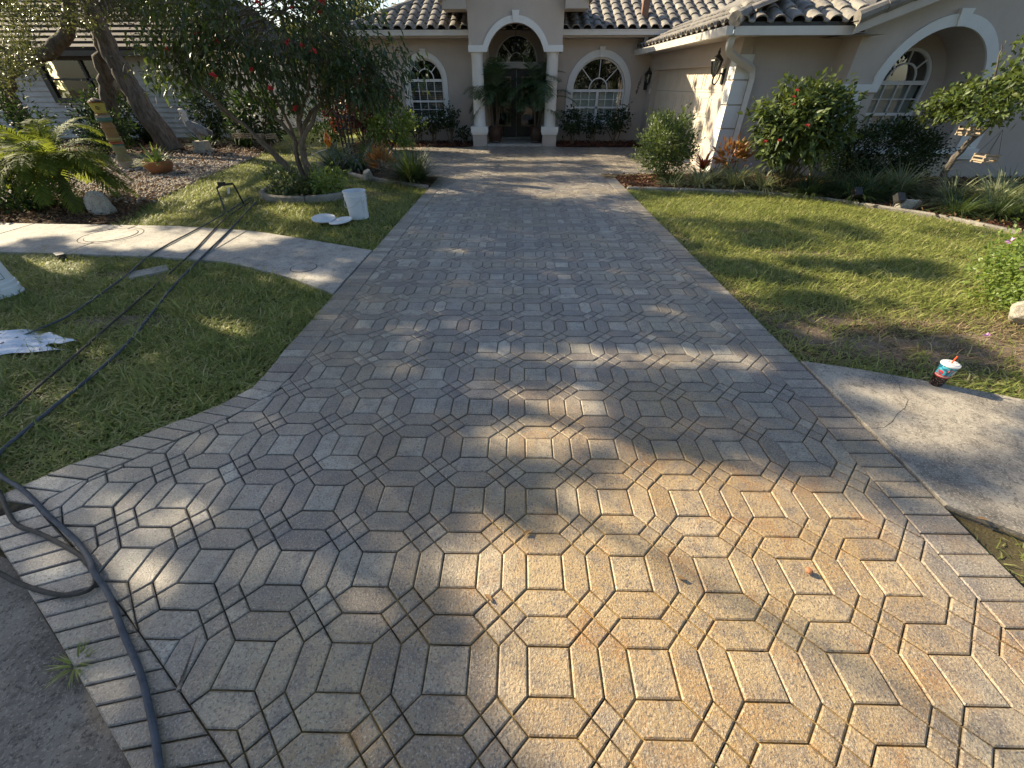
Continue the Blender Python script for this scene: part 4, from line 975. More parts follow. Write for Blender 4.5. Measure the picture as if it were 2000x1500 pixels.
def stones(name, poly, dens, r, mat, label, mask):
    X, Y = scatter(poly, dens, mask); k = visible(X, Y, 40); X, Y = X[k], Y[k]; n = len(X)
    o6 = np.array([[1,0,0],[0,1,0],[-1,0,0],[0,-1,0],[0,0,1],[0,0,-1.0]]); f = np.array([[0,1,4],[1,2,4],[2,3,4],[3,0,4],[1,0,5],[2,1,5],[3,2,5],[0,3,5]])
    a = rng.random(n)*6.28; c, s = np.cos(a), np.sin(a); sc = r*(.6+.8*rng.random((n,1,1)))*np.array([[[1,.7,.55]]])*(.8+.4*rng.random((n,1,3)))
    v = o6[None]*sc; x = v[:,:,0]*c[:,None]-v[:,:,1]*s[:,None]; y = v[:,:,0]*s[:,None]+v[:,:,1]*c[:,None]
    vs = np.stack([x+X[:,None], y+Y[:,None], v[:,:,2]+(rng.random(n)*.02)[:,None]],2).reshape(-1,3); fs = (np.arange(n)[:,None,None]*6+f[None]).reshape(-1,3)
    return tag(np_mesh(name, vs, fs, mat), label, 'gravel', None, 'stuff')
stones('gravel_stones', gravel, 520, .030, M['stone'], 'pale shell gravel spread over the left bed',
    lambda X, Y: np.clip((Y-6.7)*.9+ (X+6.5)*-.05,0,1)*np.clip((13.0-Y)*.5,.15,1)*np.where(X < -11.5,.15,1)*(.55+.6*vn(X,Y,2.2,5)))
chips('mulch_chips', [(-5.56,5.79),(-5.86,6.5),(-6.15,7.4),(-6.4,8.4),(-12,8.4),(-12,6.0)], 700, .05, .016, M['litter'], 'dark mulch and twigs around the rock and small palm', 'mulch')

# ------------------------------------------------------------------ bed edging curbs (each section a piece)
def edging(pts, label, w=.11, hgt=.085, step=.62, gap=.008, jit=.004):
    P = smooth_path([V(*p) for p in pts], 10); L = along(P); n = max(1, round(L[-1]/step))
    root = empty('concrete_edging', (P[0].x, P[0].y, 0), label, 'edging')
    for i in range(n):
        s0, s1 = L[-1]*i/n+gap/2, L[-1]*(i+1)/n-gap/2; q = [at_len(P, L, s0+(s1-s0)*t/5) for t in range(6)]
        inn, out = [], []
        for a in range(6):
            d = (q[min(a+1,5)]-q[max(a-1,0)]).normalized(); nn = V(-d.y,d.x); out.append(q[a]+nn*w/2); inn.append(q[a]-nn*w/2)
        m = MB(); m.prism(ccw([(p.x,p.y) for p in out]+[(p.x,p.y) for p in reversed(inn)]), -.06, hgt+random.uniform(-jit,jit), .022); m.build('edging_section', M['curb'], root)
    return root
edging([(p[0],p[1]+.02) for p in bedR_edge[:-1]], 'curved concrete edging between the right lawn and the planted bed', .085, .032, .9)
edging([(-1.74,8.22),(-2.6,8.72),(-3.5,9.43),(-3.92,10.2),(-4.6,12.0)], 'concrete edging of the bed at the left driveway corner', .10, .045)
edging([(TR[0]+.80*math.cos(t), TR[1]+.68*math.sin(t)) for t in np.linspace(R(-200),R(-15),14)], 'curved concrete edging around the flowering tree', .10, .08, .9)
# ------------------------------------------------------------------ trees
def limb(m, pts, r0, r1, n=8, wob=.03):
    P = smooth_path([Vector(p) for p in pts], 5); k = len(P)
    P = [p+V(random.gauss(0,wob),random.gauss(0,wob),random.gauss(0,wob)) if 0 < i < k-1 else p for i, p in enumerate(P)]
    m.tube(P, [r0+(r1-r0)*(i/(k-1))**.8 for i in range(k)], n)
# flowering tree on the lawn
jt = empty('flowering_tree', (TR[0],TR[1],0), 'multi-stemmed tree with dark leaves and small red flowers', 'tree')
cj = np.array((-3.65,7.85,2.25)); rj = np.array((1.85,1.35,1.05))
P1, O1, C1 = clumped(cj, rj, 310, 27, .12, .42)
P2, O2, C2 = clumped((-2.35,7.6,1.62), (.55,.6,.48), 46, 34, .11, .3)
P3, O3, C3 = clumped((-5.0,7.7,1.75), (.75,.6,.55), 46, 30, .12, .3)
P4, O4, C4 = clumped((-4.0,8.0,3.2), (1.5,1.2,.6), 90, 30, .13, .3)
P = np.concatenate([P1,P2,P3,P4]); O = np.concatenate([O1,O2,O3,O4]); keep = P[:,2] > 1.12+.12*np.sin(P[:,0]*5)+np.clip((-3.6-P[:,0])*.35,0,.42); P, O = P[keep], O[keep]; n = len(P)
D = unit(O*.6+rdir(n)*.75+np.array([[0,0,-.35]])); N = unit(rdir(n)*.6+np.array([[0,0,1.0]]))
leaves('crown', P, D, N, .105*(.65+.7*rng.random(n)), .034*(.8+.5*rng.random(n)), M['jatleaf'], jt, droop=.2)
m = MB(); b = V(TR[0]+.05,TR[1]+.05,-.03)
stems = [([b+V(.02,0,0), V(-3.72,7.85,.5), V(-3.68,7.85,.85), V(-3.6,7.9,1.5), V(-3.5,7.9,2.4)], .075, .025),
         ([b+V(-.05,.05,0), V(-3.86,7.85,.45), V(-3.83,7.9,.75), V(-3.95,8.0,1.2), V(-4.3,8.1,2.0)], .055, .02),
         ([b+V(.12,-.05,0), V(-3.62,7.7,.35), V(-3.66,7.7,.7), V(-3.2,7.8,1.3), V(-2.6,7.8,1.9)], .06, .02),
         ([b+V(-.12,.0,0), V(-4.05,7.8,.35), V(-4.35,7.8,.75), V(-4.8,7.9,1.2), V(-5.3,7.9,1.7)], .045, .018),
         ([b+V(-.16,.1,0), V(-4.15,7.95,.45), V(-4.6,8.0,.9), V(-5.1,8.1,1.3), V(-5.5,8.1,1.9)], .04, .015),
         ([V(-3.82,7.9,.8), V(-4.05,7.95,1.1), V(-4.4,8.0,1.5), V(-4.6,8.0,2.1)], .04, .015), ([V(-3.68,7.85,.9), V(-3.35,7.9,1.25), V(-2.9,8.0,1.45), V(-2.3,7.9,1.7)], .038, .014),
         ([V(-3.66,7.85,1.2), V(-3.75,7.7,1.6), V(-3.9,7.4,2.2)], .03, .012), ([V(-3.62,7.85,1.1), V(-3.2,7.5,1.55), V(-2.9,7.2,2.1)], .028, .012)]
for p, r0, r1 in stems: limb(m, p, r0, r1, 7, .012)
for c in rng.permutation(np.concatenate([C1,C2,C3]))[:60]:
    s = Vector(stems[rng.integers(7)][0][-1]); limb(m, [s, s.lerp(Vector(c),.5)+V(0,0,.05), c], .014, .005, 4, .01)
m.build('trunk', M['bark2'], jt, smooth=True)
FM = flower_mesh(M['red'], .034, 14)
fp = [c for c in C1 if (c[1] < cj[1]-.15 or c[0] > -2.6)]; random.shuffle(fp)
put_flowers(jt, [np.array(c)+np.array((random.gauss(0,.1),-.12,random.gauss(0,.1))) for c in fp[:38] if c[2] > 1.3], FM)
# groundcover in the ring
shrub('ring_groundcover', (-4.0,7.45,0), 'low leafy groundcover at the left foot of the flowering tree', 'plant', (.05,0,.16), (.36,.32,.24), 80, 14, .075, .032, M['strap'], .05, stems=6)
shrub('ring_groundcover', (-3.35,7.65,0), 'brighter leafy groundcover at the right foot of the flowering tree', 'plant', (.0,0,.18), (.34,.36,.26), 80, 14, .06, .032, M['peri'], .05, stems=6)

# live oak: three trunks seen on the left, a wide crown whose gaps let the sun through
oak = empty('live_oak', (-10.4,13.6,0), 'large gnarled oak with three thick trunks in front of the white house', 'tree')
m = MB()
for p, r0, r1 in [([V(-10.25,13.5,-.05),V(-10.5,13.5,.8),V(-10.75,13.55,1.6),V(-10.85,13.6,2.3),V(-10.7,13.5,3.2),V(-9.6,12.9,4.6),V(-8.2,12.4,5.6)], .33, .12),
                  ([V(-12.3,14.0,-.05),V(-12.0,13.95,.8),V(-11.6,13.9,1.6),V(-11.2,13.8,2.4),V(-11.1,13.8,3.3),V(-11.4,13.5,5.0),V(-12.0,13.2,6.4)], .21, .10),
                  ([V(-14.4,13.6,-.05),V(-14.2,13.5,.6),V(-14.2,13.4,1.2),V(-13.6,13.3,1.85),V(-12.5,13.4,2.25),V(-11.5,13.5,2.75),V(-10.6,12.8,3.9),V(-10.0,11.5,5.2)], .26, .11),
                  ([V(-10.8,13.6,2.9),V(-9.5,14.2,4.0),V(-8.0,15.0,5.0)], .16, .06), ([V(-11.0,13.7,3.4),V(-12.5,12.4,4.6),V(-13.5,10.8,5.4)], .15, .06),
                  ([V(-9.6,12.9,4.6),V(-8.6,11.2,5.4),V(-7.6,9.8,5.9)], .12, .05)]: limb(m, p, r0, r1, 10, .03)
m.build('trunk', M['bark'], oak, smooth=True)
def canopy(root, clumps, mat, L=.06, W=.026, npc=70, name='crown', spread=.28):
    C = np.array([c[:3] for c in clumps]); r = np.array([c[3] for c in clumps])
    P = np.repeat(C, npc, 0)+rng.normal(size=(len(C)*npc,3))*np.repeat(r,npc)[:,None]*np.array([[1,1,.6]]); n = len(P)
    leaves(name, P, unit(rdir(n)+np.array([[0,0,-.2]])), unit(rdir(n)*.8+np.array([[0,0,.7]])), L*(.6+.8*rng.random(n)), W*(.7+.6*rng.random(n)), mat, root)
sxy = V(-sv.x/sv.z, -sv.y/sv.z)                # ground shift of a shadow per metre of height
def above(gx, gy, hgt): return (gx - sxy.x*hgt, gy - sxy.y*hgt, hgt)
clumps = []
random.seed(31)
def unpix(u, v, Y):
    d = fwv @ Vector(((u-1000)/789.75, -(v-750)/789.75, -1)); return camo.location + d*(Y/d.y)
for i in range(190):            # low sunlit sprays at the left edge of the view
    u, v, yy = random.uniform(-60,210), random.uniform(-20,185), random.uniform(11.0,12.8)
    if v > 180-.75*u or (60 < u < 150 and 60 < v) or u > 175: continue
    p = unpix(u, v, yy); clumps.append((p.x, p.y, p.z, random.uniform(.10,.2)))
for i in range(60):
    p = unpix(random.uniform(215,350), random.uniform(-20,42), random.uniform(11.5,13.0)); clumps.append((p.x, p.y, p.z, random.uniform(.1,.18)))
canopy(oak, clumps, M['oakleaf'], .075, .034, 60, 'low_boughs')
# where the photograph shows sun on the ground (image ellipses), the crowns have gaps
LIT = [(1750,1420,720,520),(1950,1150,300,170),(1050,865,190,36),(930,1110,110,140),(1330,700,300,24),(1120,790,100,36),(1800,870,260,70),(1900,770,220,50),(420,640,90,24),(300,1010,100,42),
       (280,1130,70,42),(90,515,110,16),(330,470,230,24),(610,545,60,16),(1180,1010,150,70),(1330,940,170,50),(1230,1200,360,190),(1400,1060,240,60),(1000,1330,160,110),(760,960,60,30),
       (660,1180,60,40),(1000,690,60,12),(870,640,60,8),(780,720,40,10),(930,760,50,10),(660,690,30,14),
       (1120,372,130,17),(880,372,60,6),(960,358,90,4),(1060,340,160,4),(1090,310,150,4),(1000,322,150,2.5),(900,345,60,3),(1000,400,70,4),(1280,420,60,40),(1180,410,60,6),(900,430,40,4),(960,470,40,4),
       (350,380,110,40),(560,410,60,18),(640,425,40,10),(470,350,60,20),(760,395,40,5),(330,320,110,30),
       (1500,415,260,16),(1850,480,260,26),(1600,490,220,14),(1500,560,140,12),(1750,560,240,20),(1900,610,200,40),(1350,445,60,14),(1650,625,120,12),(1700,400,300,12),(1450,395,230,14),(1400,480,40,30),(1850,430,200,20),(1950,520,120,60),(2200,620,320,170),(1600,530,60,12)]
DARK = [(1560,890,230,30),(860,1000,90,38),(640,1330,130,140),(480,1290,90,120),(850,1240,60,60),(1750,1010,60,45),(1380,1190,30,60),(1850,935,130,16),(1650,690,160,20),(1750,740,90,14),(60,455,110,22),(1500,610,130,20),(330,510,80,12)]
def shade_at(x, y):
    q = pix((x,y,0)); s = 1.0
    if q is None: return .3 if x > 1 else 1.0
    for (cx,cy,rx,ry) in LIT:
        if ((q[0]-cx)/rx)**2+((q[1]-cy)/ry)**2 < 1: s = 0.0; break
    for (cx,cy,rx,ry) in DARK:
        if ((q[0]-cx)/rx)**2+((q[1]-cy)/ry)**2 < 1: s = 1.0; break
    if x > 2.1 and 2.5 < y: s *= .82
    return s
random.seed(21); far_cl = []
gy = 5.0
while gy < 12.7:
    gx = -4.7
    while gx < 7.2:
        x, y = gx+random.uniform(-.14,.14), gy+random.uniform(-.08,.08); gx += .27
        if (x > 3.3 and y > 8.6) or (x > 2.0 and y > 8.2 and random.random() < .8): continue
        if random.random() < shade_at(x, y)*.93:
            c = above(x, y, random.uniform(5.2,7.0)); far_cl.append((c[0], c[1], c[2], random.uniform(.09,.14)))
    gy += .20
for i in range(26):             # boughs whose shadows fall on the garage door
    d_ = V(4.05, random.uniform(10.0,12.3), random.uniform(.2,1.6)); t_ = random.uniform(8.0,9.5); c = d_ + sv*t_; far_cl.append((c.x, c.y, c.z, random.uniform(.05,.08)))
canopy(oak, far_cl, M['oakleaf'], .11, .055, 52)
# shade tree standing left of the view: its crown breaks the sun over the near driveway
shade = empty('shade_tree', (-9.6,6.2,0), 'broad shade tree left of the near lawn, known from its dappled shadow', 'tree')
random.seed(5); cl2 = []
gx = -6.0
while gx < 5.4:
    gy = -.9
    while gy < 5.0:
        x, y = gx+random.uniform(-.06,.06), gy+random.uniform(-.06,.06); gy += .14
        if random.random() < shade_at(x, y)*.94:
            c = above(x, y, random.uniform(5.4,6.3)); cl2.append((c[0], c[1], c[2], random.uniform(.045,.07)))
    gx += .14
canopy(shade, cl2, M['oakleaf'], .08, .048, 52)
m = MB(); limb(m, [V(-9.6,6.2,-.05),V(-9.5,6.1,1.5),V(-9.4,6.0,3.2),V(-9.1,6.0,5.2)], .26, .12, 10, .02)
for c in cl2[::90]: limb(m, [V(-9.15,6.0,5.0), V(-9.15,6.0,5.0).lerp(V(*c[:3]),.5)+V(0,0,.15), V(*c[:3])], .022, .006, 5, .02)
m.build('trunk', M['bark'], shade, smooth=True)

# ------------------------------------------------------------------ small palm, rock, pots, totem, statues on the left
sp = empty('pygmy_palm', (-7.15,6.85,0), 'low sunlit palm with arching feathery fronds beside the left walk', 'palm')
m = MB(); limb(m, [V(-7.05,6.75,-.03),V(-7.15,6.8,.25),V(-7.2,6.9,.55)], .07, .06, 8, .01); m.build('trunk', M['bark'], sp)
for i in range(46):
    az = i*2.4+random.uniform(-.2,.2); el = random.uniform(.15,1.25); frond(sp, (-7.2,6.9,.55), az, el, random.uniform(.75,1.15), 40, .27, M['palm'], random.uniform(.9,1.5), w=.017)
def rock(name, c, r, label, seed=1):
    random.seed(seed); bm = bmesh.new(); bmesh.ops.create_icosphere(bm, subdivisions=3, radius=1)
    ax = [(Vector((random.gauss(0,1),random.gauss(0,1),random.gauss(0,.6))).normalized(), random.uniform(.5,.85)) for _ in range(13)]
    for v in bm.verts:
        d = v.co.normalized(); s = 1.0
        for a, k in ax:
            t = d.dot(a)
            if t > .001: s = min(s, k/t)
        v.co = d*s*(1+random.gauss(0,.012)); v.co = Vector((v.co.x*r[0], v.co.y*r[1], v.co.z*r[2]))
    me = bpy.data.meshes.new(name); bm.to_mesh(me); bm.free(); me.materials.append(M['rock']); return tag(link_mesh(name, me, None, c), label, 'rock')
rock('garden_rock', (-6.28,6.35,.05), (.26,.17,.27), 'pale pointed limestone rock beside the left walk', 3)
rock('garden_rock', (-3.05,8.95,.08), (.14,.12,.16), 'small white rock in the bed behind the flowering tree', 5)
rock('garden_rock', (4.12,3.02,.06), (.17,.14,.12), 'pale rock at the foot of the periwinkle bush', 8)
rock('garden_rock', (5.95,6.75,.06), (.26,.16,.13), 'flat tan rock beside the garden spotlight in the right bed', 9)
pot = empty('bowl_planter', (-7.75,9.6,0), 'round terracotta bowl of bright grassy leaves on the gravel', 'planter')
m = MB(); m.lathe([(.10,-.01),(.20,.05),(.27,.16),(.27,.24),(.245,.255),(.24,.20),(.02,.19)], (-7.75,9.6,0), 24); m.build('bowl', M['terracotta'], pot, smooth=True)
strap_clump('b', (-7.75,9.6,.2), '', '', 120, .48, .018, M['peri'], .16, (.2,1.2), 1.2, parent=pot)
strap_clump('b', (-7.72,9.55,.2), '', '', 8, .42, .07, M['peri'], .08, (.1,.7), .5, parent=pot)
# leaning driftwood totem with painted bands
tot = empty('painted_post', (-8.95,10.2,0), 'carved wooden post with colourful painted bands leaning among the palms', 'post')
bands = [(0,.16,(.33,.29,.22)),(.16,.30,(.22,.20,.10)),(.30,.46,(.22,.22,.11)),(.46,.50,(.12,.22,.18)),(.50,.54,(.36,.09,.04)),(.54,.62,(.30,.26,.10)),(.62,.80,(.24,.16,.06)),(.80,.90,(.30,.17,.06)),(.90,.98,(.08,.18,.16)),(.98,1.03,(.38,.34,.28)),(1.03,1.07,(.30,.19,.07)),(1.07,1.24,(.42,.38,.08)),(1.24,1.27,(.35,.16,.04)),(1.27,1.31,(.14,.11,.09))]
for i, (za, zb, c) in enumerate(bands):
    m = MB(); ra = .135-.035*abs(za-.3)
    m.lathe([(.12+.02*math.sin(i*2.1),za),(.125+.02*math.sin(i*1.7),(za+zb)/2),(.12+.02*math.cos(i*2.3),zb-.002)] if zb < 1.3 else [(.13,za),(.10,zb-.02),(.03,zb+.02)], (-8.95,10.2,0), 14)
    m.build('painted_band', simple('post_band_%d' % i, tuple(x*.75 for x in c), c, 14, .7, .3, 60), tot, smooth=True)
m = MB(); m.lathe([(.034,0),(.034,.006),(.026,.006),(.026,0)], V(-8.95+.07,10.2-.108,1.155), 18, Vector((.45,-.88,0)), closed=True)
for a in (90, 225, 315, 270): m.tube([V(-8.88,10.088,1.155), V(-8.88,10.088,1.155)+V(.026*math.cos(R(a))*.88,.026*math.cos(R(a))*.45,.026*math.sin(R(a)))], .004, 4)
m.build('peace_emblem', M['iron'], tot)
# pelican statue on a block
pel = empty('pelican_statue', (-9.15,13.2,0), 'grey pelican statue on a stone block near the white siding', 'statue')
bx, by = -9.15, 13.2
m = MB(); m.box(bx-.2,bx+.26,by-.16,by+.16,-.02,.05); m.box(bx-.13,bx+.2,by-.13,by+.13,.051,.26); m.build('pedestal', M['rock'], pel)
m = MB(); m.tube(smooth_path([V(bx+.30,by,.42),V(bx+.18,by,.50),V(bx+.02,by,.60),V(bx-.08,by,.66),V(bx-.10,by,.74)],5), [.02,.06,.09,.115,.125,.13,.135,.14,.135,.13,.125,.115,.105,.095,.085,.08,.075,.07,.065,.06,.05][:21], 10)
m.tube([V(bx+.05,by-.04,.26),V(bx+.04,by-.04,.50)], .03, 6); m.tube([V(bx+.05,by+.05,.26),V(bx+.04,by+.05,.50)], .03, 6)
m.obox((bx+.20,by-.10,.52),V(.20,0,-.09),V(0,.012,0),V(.02,0,.06)); m.obox((bx+.20,by+.10,.52),V(.20,0,-.09),V(0,.012,0),V(.02,0,.06)); m.build('body', M['pelican'], pel, smooth=True)
m = MB(); m.tube(smooth_path([V(bx-.10,by,.70),V(bx-.15,by,.80),V(bx-.12,by,.90),V(bx-.17,by,.96),V(bx-.22,by,.95)],5), [.06]*8+[.055]*5+[.06]*8, 9)
m.tube([V(bx-.22,by,.95),V(bx-.24,by,.80),V(bx-.21,by,.62)], [.035,.03,.008], 7, True, .7); m.build('head_and_bill', M['statuewhite'], pel, smooth=True)
# black two-legged stake frame near the hoses
fr = empty('stake_frame', (-4.46,6.65,0), 'black metal frame on two legs with a paper tag stuck in the lawn', 'stake')
a, b2 = V(-4.50,6.45,0), V(-4.42,6.85,0); ta, tb = V(-4.56,6.55,.30), V(-4.40,6.72,.33)
m = MB(); m.tube([a-V(0,0,.03),ta],.012,6); m.build('leg', M['iron'], fr); m = MB(); m.tube([b2-V(0,0,.03),tb],.012,6); m.build('leg', M['iron'], fr)
m = MB(); m.tube([ta,ta.lerp(tb,.3)+V(0,0,.02),tb],.016,6); m.obox(ta.lerp(tb,.35)+V(0,0,.04),(.035,.02,0),(0,.02,0),(0,0,.02)); m.tube([ta.lerp(tb,.2)+V(0,0,.04),ta.lerp(tb,.2)+V(0,0,.075)],.008,5); m.tube([ta.lerp(tb,.5)+V(0,0,.04),ta.lerp(tb,.5)+V(0,0,.075)],.008,5); m.build('crossbar', M['iron'], fr)
m = MB(); m.obox(ta.lerp(tb,.6)+V(.0,0,-.075),V(.028,-.01,.01),V(0,.002,0),V(.014,0,.045)); m.build('paper_tag', M['gutter'], fr)
# orange glass ornament on a wire
orn = empty('glass_ornament', (-3.56,8.6,0), 'orange spotted glass teardrop ornament on a thin wire', 'ornament')
m = MB(); m.tube(smooth_path([V(-4.3,8.4,.05),V(-3.95,8.5,.45),V(-3.62,8.6,.58)],6), .006, 5); m.build('wire', M['gutter'], orn)
def spot_mat():
    n = NT('spotted_orange_glass'); f = n.noise(26, 2, .5); return n.set(n.ramp(f, [(.45, (.85,.20,.02)), (.52, (.80,.42,.05)), (.62, (.55,.03,.01))]), .15, None, 0, .6)
m = MB(); m.lathe([(.004,.62),(.035,.66),(.068,.72),(.07,.77),(.05,.82),(.02,.86),(.012,.90)], (-3.56,8.6,-.02), 18); m.build('glass_drop', spot_mat(), orn, smooth=True)

# ------------------------------------------------------------------ buckets, lids, cup, hoses
def bucket(name, base, label, inv=False):
    root = empty(name, base, label, 'bucket'); x, y, z = base
    f = (lambda r, zz: (r, .365-zz)) if inv else (lambda r, zz: (r, zz))
    m = MB(); m.lathe([f(*p) for p in [(.128,0),(.132,.004),(.143,.25),(.151,.252),(.152,.268),(.145,.27),(.146,.292),(.154,.294),(.155,.306),(.148,.308),(.150,.352),(.158,.355),(.158,.365),(.149,.365),(.142,.26),(.127,.01),(.002,.008)]], (x,y,z), 40); m.build('body', M['bucket'], root, smooth=True)
    m = MB(); pts = []
    for i in range(17):
        t = math.pi*i/16; zz = .30-.135*math.sin(t); zz = .365-zz if inv else zz; rr = .160+.006*math.sin(t)
        pts.append(V(x+rr*math.cos(-t*.98-.6), y+rr*math.sin(-t*.98-.6), z+zz))
    m.tube(pts, .0035, 5); m.build('wire_handle', M['gutter'], root)
    return root
bucket('bucket', (-2.33,6.12,-.01), 'open white plastic bucket standing on the lawn by the driveway')
def print_ring(m, a, zz, ra, rz, r=.1465):
    pts = [V(-2.33+(r+.0012)*math.cos(a+ra*math.cos(t)), 6.12+(r+.0012)*math.sin(a+ra*math.cos(t)), -.01+zz+rz*math.sin(t)) for t in np.linspace(0, 6.2832, 17)]
    m.tube(pts, .0012, 4, False)
m = MB(); [print_ring(m, a_, z_, .14, .018, .132+.043*z_) for a_, z_ in ((-.62,.19),(-.60,.145),(-.58,.235),(-.61,.10))]
for o_ in [x for x in bpy.data.objects if x.name == 'bucket']: m.build('faded_print', M['screen'], o_)
bl = bucket('bucket', (-4.80,3.42,-.01), 'upside-down white bucket with a printed label at the left edge', True)
m = MB()
def onb(a, zz, r): return V(-4.80+r*math.cos(a), 3.42+r*math.sin(a), -.01+zz)
for (a0, a1, z0, z1) in ((-.9,-.02,.15,.154),(-.9,-.02,.33,.334),(-.024,0,.15,.334),(-.62,-.30,.17,.225)):
    n = 8
    for i in range(n):
        b0, b1 = a0+(a1-a0)*i/n, a0+(a1-a0)*(i+1)/n; rr = lambda zz: .147-(zz-.115)*.046+.0015
        k0 = len(m.v); m.add([onb(b0,z0,rr(z0)),onb(b1,z0,rr(z0)),onb(b1,z1,rr(z1)),onb(b0,z1,rr(z1))], [(0,1,2,3)])
m.build('label_print', M['iron'], bl)
def blid(base, tilt, label):
    m = MB(); ax = Vector((tilt[0],tilt[1],1)).normalized(); m.lathe([(.150,.0),(.158,.004),(.158,.016),(.150,.02),(.146,.014),(.05,.013),(.045,.016),(.002,.016)], base, 36, ax)
    o = m.build('round_cover', M['bucket'], None, base, smooth=True); tag(o, label, 'lid')
blid((-2.73,5.84,.045), (.06,-.10), 'white bucket lid in the sun, left of the two on the lawn')
blid((-2.475,5.78,.030), (-.10,-.04), 'white bucket lid in the shade, nearer to the bucket')
# soda cup with lid and straw
cx, cy = 2.665, 2.125; cup = empty('soda_cup', (cx,cy,.006), 'clear plastic soda cup with blue and red print, dome lid and red straw', 'cup')
def cupprint():
    n = NT('printed_cup'); P = n.node('ShaderNodeTexCoord').outputs['Object']; sep = n.node('ShaderNodeSeparateXYZ'); n.l.new(P, sep.inputs[0]); z = sep.outputs[2]
    f = n.noise(38, 2, .5, P); art = n.ramp(f, [(.40, (.02,.11,.20)), (.47, (.05,.32,.42)), (.55, (.10,.45,.55)), (.60, (.02,.06,.12)), (.66, (.55,.04,.04))])
    col = n.mix(n.math('GREATER_THAN', z, .086), (.02,.009,.008), art)
    for za, zb, c in ((.069,.0755,(.50,.04,.04)),(.0755,.080,(.62,.55,.52)),(.080,.086,(.50,.04,.04))):
        band = n.math('MULTIPLY', n.math('GREATER_THAN', z, za), n.math('LESS_THAN', z, zb)); col = n.mix(band, col, c)
    ice = n.noise(120, 1, .5, P); col = n.mix(n.math('MULTIPLY', n.math('LESS_THAN', z, .069), n.ramp(ice, [(.60, (0,0,0)), (.68, (.5,.5,.5))])), col, (.35,.30,.30))
    return n.set(col, .18, None, 0, .5)
m = MB(); m.lathe([(.030,0),(.0315,.002),(.036,.06),(.0365,.062),(.044,.15)], (cx,cy,.006), 32); m.build('cup_body', cupprint(), cup, smooth=True)
m = MB(); m.lathe([(.0445,.1502),(.0485,.150),(.0485,.157),(.0465,.160),(.040,.1605),(.037,.165),(.018,.166),(.016,.163),(.003,.163)], (cx,cy,.006), 32); m.build('lid', M['lid'], cup, smooth=True)
m = MB(); m.tube([V(cx,cy,.16),V(cx+.010,cy+.004,.215)], .0042, 8); m.build('straw', M['orange'], cup)
m = MB(); m.obox((cx+.012,cy-.0395,.118),(.009,.0022,0),(0,-.0008,.0002),(.0,-.003,.017)); m.build('sticker', M['gutter'], cup)
m = MB()
for k4 in range(3): m.obox((cx-.018+.012*k4,cy-.0405+abs(k4-1)*.004+.001,.128),(.0042,0,0),(0,.0015,0),(0,-.0014,.0075 if k4 != 1 else .0095))
m.build('red_emblem', M['orange'], cup)
def hose(name, pts, r, mat, label, n=8):
    P = smooth_path([V(*p) for p in pts], n); P = [p+V(0,0,random.uniform(-.001,.001)) for p in P]; m = MB(); m.tube(P, r, 9)
    o = m.build(name, mat, None, pts[0], smooth=True); return tag(o, label, 'hose', 'hoses across the left lawn')
def lay(pts, z): return [(p[0]+random.gauss(0,.008)*(p[1] > 1.5), p[1], (.0165 if 4.2 < p[1] < 5.9 else .004) if p[1] > 1.35 else z) for p in pts]
hose('pressure_hose', lay([(-4.589,7.33),(-4.316,5.886),(-4.166,4.579),(-3.97,3.878),(-3.773,3.072),(-3.776,2.756),(-3.84,2.504),(-3.95,2.276),(-4.4,1.9)], .014), .0085, M['hose'], 'leftmost dark hose crossing the left walk to the white sheet')
hose('pressure_hose', lay([(-4.468,7.218),(-4.171,5.89),(-3.699,4.417),(-3.476,3.567),(-3.224,2.686),(-3.16,2.391),(-3.045,1.97),(-2.993,1.703),(-2.95,1.478),(-2.84,1.30)], .014)+lay([(-2.62,1.27),(-2.444,1.184),(-2.204,1.022),(-2.054,.975),(-1.907,.925),(-1.755,.864),(-1.655,.802),(-1.617,.742),(-1.697,.716),(-1.861,.744),(-2.042,.80),(-2.247,.876),(-2.6,1.02)], .010), .0085, M['hosed'], 'worn hose that runs over the lawn and loops on the left border bricks')
hose('pressure_hose', lay([(-4.339,7.073),(-3.88,5.639),(-3.481,4.259),(-3.264,3.512),(-2.948,2.653),(-2.85,2.203),(-2.761,1.776),(-2.755,1.559),(-2.70,1.42)], .014)+lay([(-2.557,1.291),(-2.323,1.187),(-2.071,1.051),(-1.857,.942)], .014)+[(-1.70,.845,.030),(-1.63,.79,.036),(-1.519,.715,.020),(-1.364,.586,.012),(-1.228,.481,.012),(-1.115,.376,.012),(-1.023,.283,.012),(-.945,.191,.012),(-.86,.05,.012)], .0098, M['hoseb'], 'thick grey-blue hose lying on the border bricks in the near left corner')
# white plastic sheet half buried in grass
bm = bmesh.new(); bmesh.ops.create_grid(bm, x_segments=26, y_segments=14, size=.5)
for v in bm.verts:
    x, y = v.co.x, v.co.y; v.co.x = x*(.95+.2*math.sin(9*y)); v.co.y = y*(.26+.10*math.sin(6*x+1)+.03*math.sin(23*x)); v.co.z = .010*math.sin(14*x+5*y)+.008*math.sin(31*y+9*x)-.03*max(0,x-.1)
me = bpy.data.meshes.new('plastic_sheet'); bm.to_mesh(me); bm.free(); me.materials.append(M['puddle'])
o = tag(link_mesh('plastic_sheet', me, None, (-3.90,2.55,.006)), 'crumpled white plastic sheet in the grass under the hoses', 'sheet')
sm = o.modifiers.new('thick','SOLIDIFY'); sm.thickness = .002
m = MB(); m.obox((0,0,0),(.16,.05,0),(-.02,.10,0),(0,0,.012)); o = m.build('valve_box_lid', M['concrete'], None); o.location = (-3.85,4.0,-.018); o.rotation_euler = (0,0,.5); tag(o, 'flat grey utility lid sunk in the left lawn near the walk', 'lid')
